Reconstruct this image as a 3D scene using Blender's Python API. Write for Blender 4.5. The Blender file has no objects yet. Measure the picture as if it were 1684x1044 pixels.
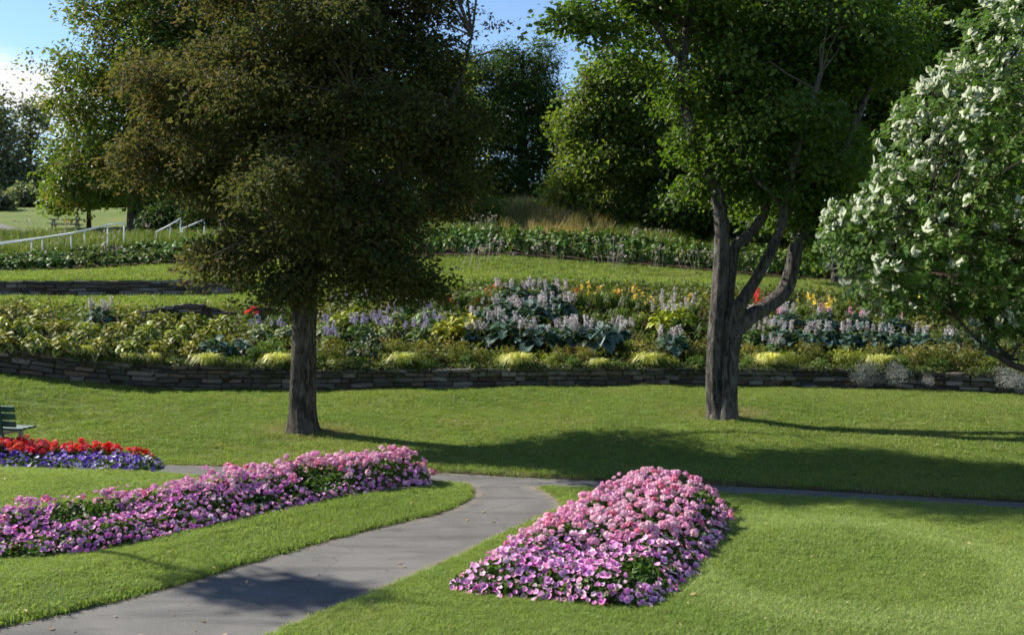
import bpy, math, random
import numpy as np
from mathutils import Vector, Matrix
from mathutils.bvhtree import BVHTree

rng = np.random.default_rng(7)
random.seed(7)
SC = bpy.context.scene
COL = SC.collection

# ------------------------------------------------------------------ camera
F, CX, CY, YH, HC = 1637.0, 842.0, 522.0, 450.0, 3.2
PITCH = math.atan((CY - YH) / F)
cam_d = bpy.data.cameras.new('camera')
cam_d.sensor_width = 36.0
cam_d.lens = F / 1684.0 * 36.0
cam_d.clip_start = 0.1
cam_d.clip_end = 5000.0
cam = bpy.data.objects.new('camera', cam_d)
cam.location = (0, 0, HC)
cam.rotation_euler = (math.radians(90) - PITCH, 0, 0)
COL.objects.link(cam)
SC.camera = cam

# ------------------------------------------------------------------ sky, sun, exposure
SUN_EL = math.radians(35.0)
SUN_AZ = (-0.915, 0.40)                       # towards the sun, in plan
_n = math.hypot(*SUN_AZ)
SUN = Vector((SUN_AZ[0] / _n * math.cos(SUN_EL), SUN_AZ[1] / _n * math.cos(SUN_EL), math.sin(SUN_EL)))
sun_d = bpy.data.lights.new('sun', 'SUN')
sun_d.energy = 4.6
sun_d.angle = math.radians(0.6)
sun_d.color = (1.0, 0.93, 0.82)
sun = bpy.data.objects.new('sun', sun_d)
sun.rotation_euler = SUN.to_track_quat('Z', 'Y').to_euler()
sun.location = (0, 0, 60)
COL.objects.link(sun)

W = bpy.data.worlds.new('World')
SC.world = W
W.use_nodes = True
nt = W.node_tree
nt.nodes.clear()
def wn(t, **k):
    n = nt.nodes.new(t)
    for a, b in k.items(): setattr(n, a, b)
    return n
def wm(op, a, b=None):
    n = wn('ShaderNodeMath', operation=op)
    for i, s in enumerate((a, b)):
        if s is None: continue
        if isinstance(s, (int, float)): n.inputs[i].default_value = s
        else: nt.links.new(s, n.inputs[i])
    return n.outputs[0]
sky = wn('ShaderNodeTexSky', sky_type='NISHITA', sun_disc=False)
sky.sun_elevation = SUN_EL
sky.sun_rotation = math.atan2(SUN.x, SUN.y)
sky.air_density = 1.0; sky.dust_density = 0.0; sky.ozone_density = 3.0; sky.altitude = 1200
tcw = wn('ShaderNodeTexCoord')
sep = wn('ShaderNodeSeparateXYZ'); nt.links.new(tcw.outputs['Generated'], sep.inputs[0])
zz = wm('ADD', wm('MAXIMUM', sep.outputs[2], 0.0), 0.16)
cmb = wn('ShaderNodeCombineXYZ')
nt.links.new(wm('ADD', wm('DIVIDE', sep.outputs[0], zz), 0.62), cmb.inputs[0])
nt.links.new(wm('DIVIDE', sep.outputs[1], zz), cmb.inputs[1])
cmb.inputs[2].default_value = 7.9
no = wn('ShaderNodeTexNoise'); no.inputs['Scale'].default_value = 0.9
no.inputs['Detail'].default_value = 9; no.inputs['Roughness'].default_value = 0.58
no.inputs['Distortion'].default_value = 0.35
nt.links.new(cmb.outputs[0], no.inputs['Vector'])
rmp = wn('ShaderNodeMapRange'); rmp.interpolation_type = 'SMOOTHSTEP'
rmp.inputs[1].default_value = 0.52; rmp.inputs[2].default_value = 0.66
nt.links.new(no.outputs[0], rmp.inputs[0])
mixc = wn('ShaderNodeMix', data_type='RGBA')
nt.links.new(rmp.outputs[0], mixc.inputs[0])
nt.links.new(sky.outputs[0], mixc.inputs[6])
mixc.inputs[7].default_value = (5.9, 6.0, 6.2, 1)
bgn = wn('ShaderNodeBackground'); bgn.inputs[1].default_value = 0.075
nt.links.new(mixc.outputs[2], bgn.inputs[0])
wo = wn('ShaderNodeOutputWorld'); nt.links.new(bgn.outputs[0], wo.inputs[0])

vs = SC.view_settings
vs.view_transform = 'Standard'; vs.look = 'None'; vs.gamma = 1.0; vs.exposure = 1.34
vs.use_curve_mapping = False
SC.display_settings.display_device = 'sRGB'
SC.cycles.use_denoising = True
SC.cycles.use_adaptive_sampling = True
SC.cycles.adaptive_threshold = 0.03
SC.cycles.max_bounces = 5
SC.cycles.diffuse_bounces = 3
SC.cycles.glossy_bounces = 2
SC.cycles.transmission_bounces = 3
SC.cycles.transparent_max_bounces = 4
SC.cycles.sample_clamp_indirect = 6.0
SC.cycles.filter_width = 1.7

# ------------------------------------------------------------------ geometry helpers
def PX(u, v, d):
    a = (u - CX) / F; b = (CY - v) / F
    dy = b * math.sin(PITCH) + math.cos(PITCH)
    dz = b * math.cos(PITCH) - math.sin(PITCH)
    k = d / dy
    return Vector((a * k, d, HC + dz * k))
def GZ(u, v, z=0.0):
    a = (u - CX) / F; b = (CY - v) / F
    dy = b * math.sin(PITCH) + math.cos(PITCH)
    dz = b * math.cos(PITCH) - math.sin(PITCH)
    k = (z - HC) / dz
    return Vector((a * k, dy * k, z))
def UD(u, d, z):                     # column u, distance d, height z
    p = PX(u, YH, d)
    return Vector((p.x, d, z))

def mesh_np(name, V, Fc, mats=(), attrs=None, smooth=False, midx=None):
    V = np.ascontiguousarray(V, dtype=np.float32); Fc = np.ascontiguousarray(Fc, dtype=np.int32)
    me = bpy.data.meshes.new(name)
    k = Fc.shape[1]
    me.vertices.add(len(V)); me.vertices.foreach_set('co', V.ravel())
    me.loops.add(Fc.size); me.loops.foreach_set('vertex_index', Fc.ravel())
    me.polygons.add(len(Fc))
    me.polygons.foreach_set('loop_start', np.arange(0, Fc.size, k, dtype=np.int32))
    me.polygons.foreach_set('loop_total', np.full(len(Fc), k, dtype=np.int32))
    if midx is not None: me.polygons.foreach_set('material_index', np.asarray(midx, dtype=np.int32))
    for an, av in (attrs or {}).items():
        at = me.attributes.new(an, 'FLOAT', 'POINT')
        at.data.foreach_set('value', np.ascontiguousarray(av, dtype=np.float32))
    me.update(calc_edges=True)
    me.polygons.foreach_set('use_smooth', np.full(len(Fc), smooth, dtype=bool))
    for m in (mats if isinstance(mats, (list, tuple)) else [mats]): me.materials.append(m)
    return me
def ob(name, data, parent=None, loc=None, rz=None, scale=None):
    o = bpy.data.objects.new(name, data); COL.objects.link(o)
    if parent is not None: o.parent = parent
    if loc is not None: o.location = loc
    if rz is not None: o.rotation_euler = (0, 0, rz)
    if scale is not None: o.scale = (scale,) * 3 if isinstance(scale, (int, float)) else scale
    return o
def tag(o, label=None, cat=None, group=None, kind=None):
    if label: o['label'] = label
    if cat: o['category'] = cat
    if group: o['group'] = group
    if kind: o['kind'] = kind
    return o
def thing(name, loc, label, cat, group=None, rz=0.0):
    o = ob(name, None, None, loc, rz); o.empty_display_size = 0.2
    return tag(o, label, cat, group)
def struct(name, me):
    return tag(ob(name, me), kind='structure')

class MB:
    """collects pieces (mixed polygons) into one mesh"""
    def __init__(s): s.V = []; s.F = []
    def add(s, V, Fc):
        o = len(s.V); s.V += [tuple(map(float, p)) for p in V]; s.F += [tuple(int(i) + o for i in f) for f in Fc]; return s
    def box(s, c, size, R=None, jit=0.0, bev=0.0):
        hx, hy, hz = (t / 2 for t in size); V = []
        for x in (-1, 1):
            for y in (-1, 1):
                for z in (-1, 1):
                    p = Vector((x * hx + random.uniform(-jit, jit), y * hy + random.uniform(-jit, jit), z * hz + random.uniform(-jit, jit)))
                    if R is not None: p = R @ p
                    V.append(p + Vector(c))
        return s.add(V, [(0, 1, 3, 2), (4, 6, 7, 5), (0, 4, 5, 1), (2, 3, 7, 6), (0, 2, 6, 4), (1, 5, 7, 3)])
    def tube(s, pts, rad, n=8):
        V, Fc = tube(pts, rad, n); return s.add(V, Fc)
    def mesh(s, name, mat, smooth=False, bevel=0.0):
        me = bpy.data.meshes.new(name); me.from_pydata(s.V, [], s.F); me.update()
        if mat is not None: me.materials.append(mat)
        if bevel:
            import bmesh
            bm = bmesh.new(); bm.from_mesh(me)
            bmesh.ops.bevel(bm, geom=bm.edges[:], offset=bevel, segments=1, affect='EDGES')
            bm.to_mesh(me); bm.free()
        if smooth: me.polygons.foreach_set('use_smooth', np.full(len(me.polygons), True))
        return me

def tube(pts, rad, n=8, ridge=0.0, seed=0, cap=True):
    P = np.array([tuple(p) for p in pts], float); R = np.asarray(rad, float)
    T = np.gradient(P, axis=0); T /= np.linalg.norm(T, axis=1)[:, None] + 1e-9
    ref = np.array([0.0, 1.0, 0.0]) if abs(T[0][1]) < 0.8 else np.array([1.0, 0, 0])
    a = np.cross(T[0], ref); a /= np.linalg.norm(a)
    V = []; th = np.arange(n) * 2 * np.pi / n
    rr = np.random.default_rng(seed)
    ph = rr.uniform(0, 6.28, 6); kk = np.array([2, 3, 5, 7, 9, 11]); am = np.array([.5, .45, .5, .6, .6, .5])
    for i in range(len(P)):
        a = a - T[i] * np.dot(a, T[i]); a /= np.linalg.norm(a) + 1e-9
        b = np.cross(T[i], a)
        w = np.ones(n)
        if ridge:
            for j in range(6): w += ridge * am[j] * np.sin(kk[j] * th + ph[j] + 0.5 * np.sin(i * 0.37 + ph[j] * 3) + rr.normal(0, .12))
        V.append(P[i] + R[i] * w[:, None] * (np.cos(th)[:, None] * a + np.sin(th)[:, None] * b))
    V = np.concatenate(V)
    Fc = []
    for i in range(len(P) - 1):
        for j in range(n):
            Fc.append((i * n + j, i * n + (j + 1) % n, (i + 1) * n + (j + 1) % n, (i + 1) * n + j))
    if cap:
        V = np.vstack([V, P[-1][None] + T[-1] * R[-1] * 0.5]); k = len(V) - 1; i = len(P) - 1
        for j in range(n): Fc.append((i * n + j, i * n + (j + 1) % n, k))
    return V, Fc

def spline(pts, n):
    """Catmull-Rom through points, n samples per span"""
    P = [Vector(p) for p in pts]; P = [P[0] * 2 - P[1]] + P + [P[-1] * 2 - P[-2]]; out = []
    for i in range(1, len(P) - 2):
        for k in range(n):
            t = k / n
            out.append(0.5 * ((2 * P[i]) + (-P[i - 1] + P[i + 1]) * t + (2 * P[i - 1] - 5 * P[i] + 4 * P[i + 1] - P[i + 2]) * t * t
                              + (-P[i - 1] + 3 * P[i] - 3 * P[i + 1] + P[i + 2]) * t ** 3))
    out.append(P[-2]); return out
def rspline(r, n): return np.interp(np.linspace(0, len(r) - 1, (len(r) - 1) * n + 1), np.arange(len(r)), r)

def nrm(a): return a / (np.linalg.norm(a, axis=-1, keepdims=True) + 1e-9)
def vnoise(x, y, s, seed=0):
    """cheap smooth 2-D noise, about -1..1"""
    r = np.random.default_rng(seed); o = np.zeros_like(x, dtype=float)
    for k in range(7):
        a = r.uniform(0, 6.28); f = s * r.uniform(0.6, 1.7); o += np.sin((x * math.cos(a) + y * math.sin(a)) * f + r.uniform(0, 6.28))
    return o / 3.4
def poly_sd(P, poly):
    """signed distance to polygon, positive inside (P: n x 2)"""
    P = np.asarray(P, float); A = np.asarray(poly, float); B = np.roll(A, -1, 0)
    best = np.full(len(P), 1e9); ins = np.zeros(len(P), bool)
    for a, b in zip(A, B):
        ab = b - a; t = np.clip(((P - a) @ ab) / (ab @ ab + 1e-12), 0, 1)
        best = np.minimum(best, np.linalg.norm(P - (a + t[:, None] * ab), axis=1))
        c = ((a[1] > P[:, 1]) != (b[1] > P[:, 1])) & (P[:, 0] < (b[0] - a[0]) * (P[:, 1] - a[1]) / (b[1] - a[1] + 1e-12) + a[0])
        ins ^= c
    return np.where(ins, best, -best)

# ------------------------------------------------------------------ leaf geometry
def leaf_quads(pos, nr, dr, L, Wd, fold=0.18):
    """folded rhombic leaves: 4 verts, 1 bent quad each"""
    dr = nrm(dr - nr * (dr * nr).sum(1, keepdims=True)); sd = np.cross(nr, dr)
    L = L[:, None]; w = Wd[:, None] / 2
    b = pos; m = pos + dr * L * 0.45
    V = np.stack([b, m - sd * w + nr * fold * w, pos + dr * L - nr * 0.1 * L, m + sd * w + nr * fold * w], 1).reshape(-1, 3)
    n = len(pos); Fc = np.arange(4 * n).reshape(n, 4)
    return V, Fc
def leaf_hex(pos, nr, dr, L, Wd, fold=0.25, droop=0.15):
    """leaves of 6 verts folded on the midrib: 2 quads each"""
    dr = nrm(dr - nr * (dr * nr).sum(1, keepdims=True)); sd = np.cross(nr, dr)
    L = L[:, None]; w = Wd[:, None] / 2
    p1 = pos + dr * L * 0.28; p2 = pos + dr * L * 0.66 - nr * droop * 0.35 * L
    V = np.stack([pos, p1 - sd * w * 0.85 + nr * fold * w, p2 - sd * w * 0.8 + nr * fold * w, pos + dr * L - nr * droop * L,
                  p2 + sd * w * 0.8 + nr * fold * w, p1 + sd * w * 0.85 + nr * fold * w], 1).reshape(-1, 3)
    n = len(pos); i = np.arange(n)[:, None] * 6
    Fc = np.concatenate([i + np.array([[0, 1, 2, 3]]), i + np.array([[0, 3, 4, 5]])])
    return V, Fc
def rep(a, k): return np.repeat(a, k)

# ------------------------------------------------------------------ materials
def newmat(name):
    m = bpy.data.materials.new(name); m.use_nodes = True; m.node_tree.nodes.clear(); return m, m.node_tree
class NB:
    def __init__(s, t): s.t = t
    def n(s, typ, **k):
        x = s.t.nodes.new(typ)
        for a, b in k.items(): setattr(x, a, b)
        return x
    def l(s, a, b): s.t.links.new(a, b)
    def attr(s, nm): return s.n('ShaderNodeAttribute', attribute_name=nm).outputs['Fac']
    def ramp(s, fac, stops):
        r = s.n('ShaderNodeValToRGB'); e = r.color_ramp.elements
        while len(e) < len(stops): e.new(0.5)
        for q, (p, c) in zip(e, stops): q.position = p; q.color = (*c, 1)
        s.l(fac, r.inputs[0]); return r.outputs[0]
    def noise(s, scale, detail=4, rough=0.55, vec=None, dist=0.0):
        x = s.n('ShaderNodeTexNoise'); x.inputs['Scale'].default_value = scale; x.inputs['Detail'].default_value = detail
        x.inputs['Roughness'].default_value = rough; x.inputs['Distortion'].default_value = dist
        if vec is not None: s.l(vec, x.inputs['Vector'])
        return x.outputs[0]
    def pos(s): return s.n('ShaderNodeNewGeometry').outputs['Position']
    def obj(s): return s.n('ShaderNodeTexCoord').outputs['Object']
    def scaled(s, vec, sc):
        x = s.n('ShaderNodeMapping'); x.inputs['Scale'].default_value = sc; s.l(vec, x.inputs['Vector']); return x.outputs[0]
    def mix(s, fac, a, b, mode='MIX'):
        x = s.n('ShaderNodeMix', data_type='RGBA', blend_type=mode)
        for i, v in ((0, fac), (6, a), (7, b)):
            if isinstance(v, (int, float)): x.inputs[i].default_value = v
            elif isinstance(v, tuple): x.inputs[i].default_value = (*v, 1)
            else: s.l(v, x.inputs[i])
        return x.outputs[2]
    def math(s, op, a, b=0.0):
        x = s.n('ShaderNodeMath', operation=op)
        for i, v in enumerate((a, b)):
            if isinstance(v, (int, float)): x.inputs[i].default_value = v
            else: s.l(v, x.inputs[i])
        return x.outputs[0]
    def rng(s, v, a, b, c=0.0, d=1.0):
        x = s.n('ShaderNodeMapRange', interpolation_type='SMOOTHSTEP')
        s.l(v, x.inputs[0])
        for i, q in zip((1, 2, 3, 4), (a, b, c, d)): x.inputs[i].default_value = q
        return x.outputs[0]
    def bump(s, h, st=0.4, dist=0.02):
        x = s.n('ShaderNodeBump'); x.inputs['Strength'].default_value = st; x.inputs['Distance'].default_value = dist
        s.l(h, x.inputs['Height']); return x.outputs[0]
    def out(s, sh):
        o = s.n('ShaderNodeOutputMaterial'); s.l(sh, o.inputs[0])
    def bsdf(s, col, rough=0.7, spec=0.3, normal=None, metal=0.0):
        p = s.n('ShaderNodeBsdfPrincipled')
        for i, v in (('Base Color', col), ('Roughness', rough), ('Metallic', metal), ('Specular IOR Level', spec)):
            if isinstance(v, tuple): p.inputs[i].default_value = (*v, 1)
            elif isinstance(v, (int, float)): p.inputs[i].default_value = v
            else: s.l(v, p.inputs[i])
        if normal is not None: s.l(normal, p.inputs['Normal'])
        return p.outputs[0]

def leaf_mat(name, stops, trans=0.28, tcol=(0.9, 1.0, 0.35), rough=0.55, spec=0.25, under=None, objrand=0.0, tgain=1.6):
    m, t = newmat(name); b = NB(t)
    col = b.ramp(b.attr('rnd'), stops)
    if objrand:
        r = b.n('ShaderNodeObjectInfo').outputs['Random']
        hsv = b.n('ShaderNodeHueSaturation'); b.l(col, hsv.inputs['Color'])
        b.l(b.rng(r, 0, 1, 1 - objrand, 1 + objrand), hsv.inputs['Value'])
        b.l(b.rng(r, 0, 1, 0.5 + objrand * .06, 0.5 - objrand * .06), hsv.inputs['Hue'])
        col = hsv.outputs[0]
    front = col
    if under is not None:
        bf = b.n('ShaderNodeNewGeometry').outputs['Backfacing']
        col = b.mix(bf, col, under)
    p = b.bsdf(col, rough, spec)
    tr = b.n('ShaderNodeBsdfTranslucent')
    b.l(b.mix(1.0, front, tuple(c * tgain for c in tcol), 'MULTIPLY'), tr.inputs[0])
    mx = b.n('ShaderNodeMixShader'); mx.inputs[0].default_value = trans
    b.l(p, mx.inputs[1]); b.l(tr.outputs[0], mx.inputs[2])
    b.out(mx.outputs[0]); return m
def plain(name, col, rough=0.6, spec=0.3, var=0.15, scale=8.0, metal=0.0, bump=0.0):
    m, t = newmat(name); b = NB(t)
    nz = b.noise(scale, 5, 0.6, b.obj())
    c = b.mix(nz, tuple(x * (1 - var) for x in col), tuple(min(1, x * (1 + var)) for x in col))
    nm = b.bump(nz, bump, 0.01) if bump else None
    b.out(b.bsdf(c, rough, spec, nm, metal)); return m
def bark_mat(name, c0, c1, c2, sc=9.0):
    m, t = newmat(name); b = NB(t)
    v = b.scaled(b.obj(), (sc, sc, sc * 0.26))
    nz = b.noise(1.6, 8, 0.68, v, 0.6)
    nz2 = b.noise(1.3, 4, 0.6, b.obj())
    col = b.ramp(nz, [(0.38, c0), (0.5, c1), (0.66, c2)])
    col = b.mix(b.rng(nz2, 0.45, 0.75, 0, 0.45), col, tuple(x * 1.25 for x in c2))
    b.out(b.bsdf(col, 0.9, 0.15, b.bump(nz, 1.0, 0.14))); return m

def grass_col(b, lush=True):
    """lawn colour in world space, shared by the sheet and its blades"""
    p = b.pos()
    big = b.noise(0.22, 3, 0.55, p, 0.4); mid = b.noise(1.1, 4, 0.6, p); fin = b.noise(9.0, 3, 0.6, p)
    c = b.ramp(big, [(0.32, (0.13, 0.20, 0.04)), (0.5, (0.178, 0.248, 0.052)), (0.68, (0.228, 0.272, 0.072))] if lush else [(0.32, (0.098, 0.16, 0.03)), (0.5, (0.138, 0.20, 0.04)), (0.68, (0.185, 0.22, 0.055))])
    c = b.mix(b.rng(mid, 0.42, 0.72, 0, 0.55), c, (0.235, 0.275, 0.075) if lush else (0.18, 0.20, 0.055))
    c = b.mix(b.rng(fin, 0.35, 0.75, 0, 0.5), c, (0.135, 0.20, 0.04) if lush else (0.105, 0.15, 0.03))
    dry = b.noise(0.5, 5, 0.65, b.scaled(p, (0.6, 1.5, 1)))
    c = b.mix(b.rng(dry, 0.56, 0.74, 0, 0.3 if lush else 0.7), c, (0.25, 0.215, 0.09))
    # pale ring left by the mower
    ds = b.n('ShaderNodeVectorMath', operation='DISTANCE'); b.l(b.scaled(p, (1, 1.0, 0)), ds.inputs[0]); ds.inputs[1].default_value = (3.6, 10.6, 0)
    w = b.math('ADD', ds.outputs['Value'], b.math('MULTIPLY', mid, 0.5))
    ring = b.math('MULTIPLY', b.rng(w, 1.55, 1.95), b.rng(w, 2.2, 2.7, 1, 0))
    c = b.mix(b.math('MULTIPLY', ring, 0.55), c, (0.34, 0.40, 0.17))
    for cx_, cy_ in ((-4.05, 19.6), (4.5, 21.2)):          # worn, dry turf round the trunks
        d2 = b.n('ShaderNodeVectorMath', operation='DISTANCE'); b.l(b.scaled(p, (.75, 1, 0)), d2.inputs[0]); d2.inputs[1].default_value = (cx_ * .75, cy_, 0)
        c = b.mix(b.rng(b.math('ADD', d2.outputs['Value'], b.math('MULTIPLY', mid, 1.2)), .7, 1.7, .75, 0), c, (0.24, 0.19, 0.10))
    return c
def lawn_mat(nm, lush):
    m, t = newmat(nm); b = NB(t)
    c = b.mix(1.0, grass_col(b, lush), (0.78, 0.78, 0.75), 'MULTIPLY')  # colour darkened for the shade that blades throw on each other
    soil = b.mix(b.noise(30, 4, 0.6, b.pos()), (0.055, 0.04, 0.024), (0.14, 0.10, 0.06))
    c = b.mix(b.attr('edge'), c, soil)
    h = b.noise(45, 4, 0.7, b.pos())
    b.out(b.bsdf(c, 0.9, 0.1, b.bump(h, 0.9, 0.04))); return m
def blade_mat(nm, lush):
    m, t = newmat(nm); b = NB(t)
    c = grass_col(b, lush)
    tip = b.attr('tip'); r = b.n('ShaderNodeObjectInfo').outputs['Random']
    c = b.mix(b.math('MULTIPLY', tip, 0.5), c, (0.30, 0.37, 0.14) if lush else (0.26, 0.29, 0.10))
    hsv = b.n('ShaderNodeHueSaturation'); b.l(c, hsv.inputs['Color']); b.l(b.rng(r, 0, 1, 0.85, 1.2), hsv.inputs['Value'])
    c = hsv.outputs[0]
    p = b.bsdf(c, 0.5, 0.25)
    tr = b.n('ShaderNodeBsdfTranslucent'); b.l(b.mix(1.0, c, (1.2, 1.35, 0.5), 'MULTIPLY'), tr.inputs[0])
    mx = b.n('ShaderNodeMixShader'); mx.inputs[0].default_value = 0.42
    b.l(p, mx.inputs[1]); b.l(tr.outputs[0], mx.inputs[2]); b.out(mx.outputs[0]); return m
def asphalt_mat():
    m, t = newmat('asphalt'); b = NB(t); p = b.pos()
    fine = b.noise(46, 5, 0.8, p); big = b.noise(0.9, 5, 0.6, p, 0.5); sweep = b.noise(1.6, 4, 0.6, b.scaled(p, (0.35, 2.2, 1)))
    c = b.ramp(fine, [(0.3, (0.07, 0.069, 0.067)), (0.55, (0.118, 0.115, 0.11)), (0.8, (0.20, 0.193, 0.182))])
    c = b.mix(b.rng(big, 0.4, 0.62, 0, 0.65), c, (0.15, 0.145, 0.138))
    c = b.mix(b.rng(sweep, 0.48, 0.64, 0, 0.55), c, (0.07, 0.069, 0.068))
    sandn = b.noise(5, 4, 0.6, p)
    sand = b.math('MULTIPLY', b.attr('edge'), b.rng(sandn, 0.25, 0.6, 0.35, 1.0))
    c = b.mix(b.math('MULTIPLY', sand, 0.8), c, (0.20, 0.165, 0.12))
    vo = b.n('ShaderNodeTexVoronoi', feature='DISTANCE_TO_EDGE'); vo.inputs['Scale'].default_value = 0.55
    wob = b.n('ShaderNodeVectorMath', operation='ADD'); b.l(p, wob.inputs[0])
    nv = b.n('ShaderNodeTexNoise'); nv.inputs['Scale'].default_value = 1.6; nv.inputs['Detail'].default_value = 5; b.l(p, nv.inputs['Vector'])
    b.l(nv.outputs[1], wob.inputs[1]); b.l(wob.outputs[0], vo.inputs['Vector'])
    crack = b.rng(vo.outputs[0], 0.0, 0.009, 0.5, 0.0)
    c = b.mix(crack, c, (0.05, 0.049, 0.047))
    b.out(b.bsdf(c, 0.92, 0.15, b.bump(fine, 0.35, 0.006))); return m
def soil_mat(name, a, c_):
    m, t = newmat(name); b = NB(t); p = b.pos()
    n1 = b.noise(4, 6, 0.65, p); n2 = b.noise(38, 4, 0.7, p)
    c = b.mix(n1, a, c_); c = b.mix(b.rng(n2, 0.4, 0.7, 0, 0.5), c, tuple(x * 0.6 for x in a))
    b.out(b.bsdf(c, 0.95, 0.05, b.bump(n2, 0.8, 0.05))); return m
def stone_mat():
    m, t = newmat('slate_stone'); b = NB(t)
    r = b.n('ShaderNodeObjectInfo').outputs['Random']
    base = b.ramp(r, [(0.0, (0.04, 0.037, 0.034)), (0.3, (0.10, 0.094, 0.087)), (0.55, (0.085, 0.068, 0.052)), (0.8, (0.24, 0.233, 0.222)), (1.0, (0.15, 0.105, 0.07))])
    p = b.pos(); n1 = b.noise(14, 6, 0.65, b.scaled(p, (1, 1, 3.5))); n2 = b.noise(2.2, 5, 0.6, p)
    c = b.mix(b.rng(n1, 0.3, 0.75, 0, 0.7), base, b.mix(1.0, base, (0.45, 0.43, 0.42), 'MULTIPLY'))
    c = b.mix(b.rng(n2, 0.52, 0.72, 0, 0.6), c, (0.05, 0.052, 0.024))
    n3 = b.noise(6, 4, 0.6, p)
    c = b.mix(b.rng(n3, 0.66, 0.76, 0, 0.6), c, (0.19, 0.11, 0.05))
    b.out(b.bsdf(c, 0.85, 0.2, b.bump(n1, 0.6, 0.03))); return m

M = {}
M['lawn'] = lawn_mat('lawn_turf', True); M['blade'] = blade_mat('grass_blades', True); M['bank'] = lawn_mat('bank_turf', False); M['bank_blade'] = blade_mat('bank_grass_blades', False); M['asphalt'] = asphalt_mat(); M['stone'] = stone_mat()
M['soil'] = soil_mat('bed_soil', (0.05, 0.035, 0.023), (0.095, 0.07, 0.048))
M['meadow'] = soil_mat('meadow_ground', (0.06, 0.08, 0.02), (0.11, 0.11, 0.035))
M['bark_a'] = bark_mat('bark_grey_brown', (0.018, 0.015, 0.012), (0.07, 0.06, 0.05), (0.17, 0.15, 0.125), 9.0)
M['bark_b'] = bark_mat('bark_grey', (0.02, 0.018, 0.016), (0.08, 0.073, 0.065), (0.18, 0.168, 0.152), 8.0)
M['bark_d'] = bark_mat('bark_dark', (0.028, 0.024, 0.02), (0.06, 0.05, 0.042), (0.10, 0.088, 0.075))
M['twig'] = plain('twig_bark', (0.085, 0.07, 0.056), 0.9, 0.1)
M['leaf_brown'] = leaf_mat('leaf_bronze_green', [(0.0, (0.04, 0.056, 0.017)), (0.4, (0.068, 0.08, 0.026)), (0.68, (0.098, 0.092, 0.04)), (0.86, (0.125, 0.09, 0.05)), (1.0, (0.145, 0.093, 0.06))], 0.38, (1.0, 0.95, 0.55), 0.8, 0.12, tgain=1.5)
M['leaf_maple'] = leaf_mat('leaf_deep_green', [(0.0, (0.034, 0.068, 0.012)), (0.5, (0.06, 0.105, 0.018)), (0.85, (0.095, 0.14, 0.028)), (1.0, (0.15, 0.185, 0.045))], 0.46, (0.9, 1.0, 0.3))
M['leaf_bright'] = leaf_mat('leaf_fresh_green', [(0.0, (0.06, 0.105, 0.016)), (0.5, (0.09, 0.145, 0.024)), (1.0, (0.15, 0.19, 0.04))], 0.4, (0.95, 1.0, 0.3))
M['leaf_turning'] = leaf_mat('leaf_green_turning_brown', [(0.0, (0.06, 0.105, 0.016)), (0.4, (0.085, 0.13, 0.024)), (0.62, (0.12, 0.135, 0.032)), (1.0, (0.155, 0.105, 0.05))], 0.38, (0.95, 1.0, 0.35))
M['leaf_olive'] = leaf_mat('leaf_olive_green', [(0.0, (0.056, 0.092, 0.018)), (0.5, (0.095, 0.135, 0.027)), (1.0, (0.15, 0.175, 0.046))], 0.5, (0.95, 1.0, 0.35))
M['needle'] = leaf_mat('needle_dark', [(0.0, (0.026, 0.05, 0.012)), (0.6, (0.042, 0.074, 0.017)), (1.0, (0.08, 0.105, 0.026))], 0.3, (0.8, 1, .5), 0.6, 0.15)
M['leaf_far'] = leaf_mat('leaf_far_hazed', [(0.0, (0.095, 0.115, 0.08)), (0.6, (0.14, 0.155, 0.10)), (1.0, (0.20, 0.195, 0.14))], 0.35)  # distance haze put into the leaf colour, paler and greyer
M['leaf_white'] = leaf_mat('leaf_whitebeam', [(0.0, (0.04, 0.085, 0.012)), (0.6, (0.068, 0.125, 0.02)), (1.0, (0.105, 0.16, 0.034))], 0.32, (0.9, 1.0, 0.35), 0.6, 0.15, under=(0.42, 0.46, 0.33))
M['leaf_bed'] = leaf_mat('bedding_foliage', [(0.0, (0.035, 0.075, 0.012)), (0.6, (0.06, 0.115, 0.02)), (1.0, (0.12, 0.17, 0.035))], 0.3)
M['leaf_under'] = leaf_mat('undergrowth_leaf', [(0.0, (0.03, 0.06, 0.012)), (0.5, (0.07, 0.105, 0.022)), (0.8, (0.13, 0.15, 0.035)), (1.0, (0.19, 0.17, 0.05))], 0.3)
M['concrete'] = plain('pale_concrete', (0.55, 0.54, 0.5), 0.85, 0.1)
M['white_paint'] = plain('white_painted_steel', (0.72, 0.73, 0.74), 0.4, 0.4, 0.06)
M['bench_green'] = plain('bench_green_paint', (0.012, 0.062, 0.045), 0.45, 0.4, 0.25, 20)
M['bench_leg'] = plain('bench_concrete', (0.36, 0.34, 0.29), 0.85, 0.1)
M['grey_wood'] = plain('weathered_grey_wood', (0.30, 0.29, 0.28), 0.8, 0.15)
M['dark_tub'] = plain('dark_plastic', (0.035, 0.035, 0.04), 0.5, 0.4)

# ------------------------------------------------------------------ terrain: contours drawn across the place from near to far
US = np.arange(-1200, 2901, 10.0)
def cont(pts, sm=5):
    pts = sorted(pts); y = np.interp(US, [p[0] for p in pts], [p[1] for p in pts])
    k = np.ones(sm * 2 + 1) / (sm * 2 + 1); return np.convolve(np.pad(y, sm, mode='edge'), k, 'valid')
def row_vd(v, d): return np.array([PX(u, a, b)[:] for u, a, b in zip(US, v, d)])
def row_dz(d, z): return np.array([UD(u, a, b)[:] for u, a, b in zip(US, d, z)])

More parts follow.
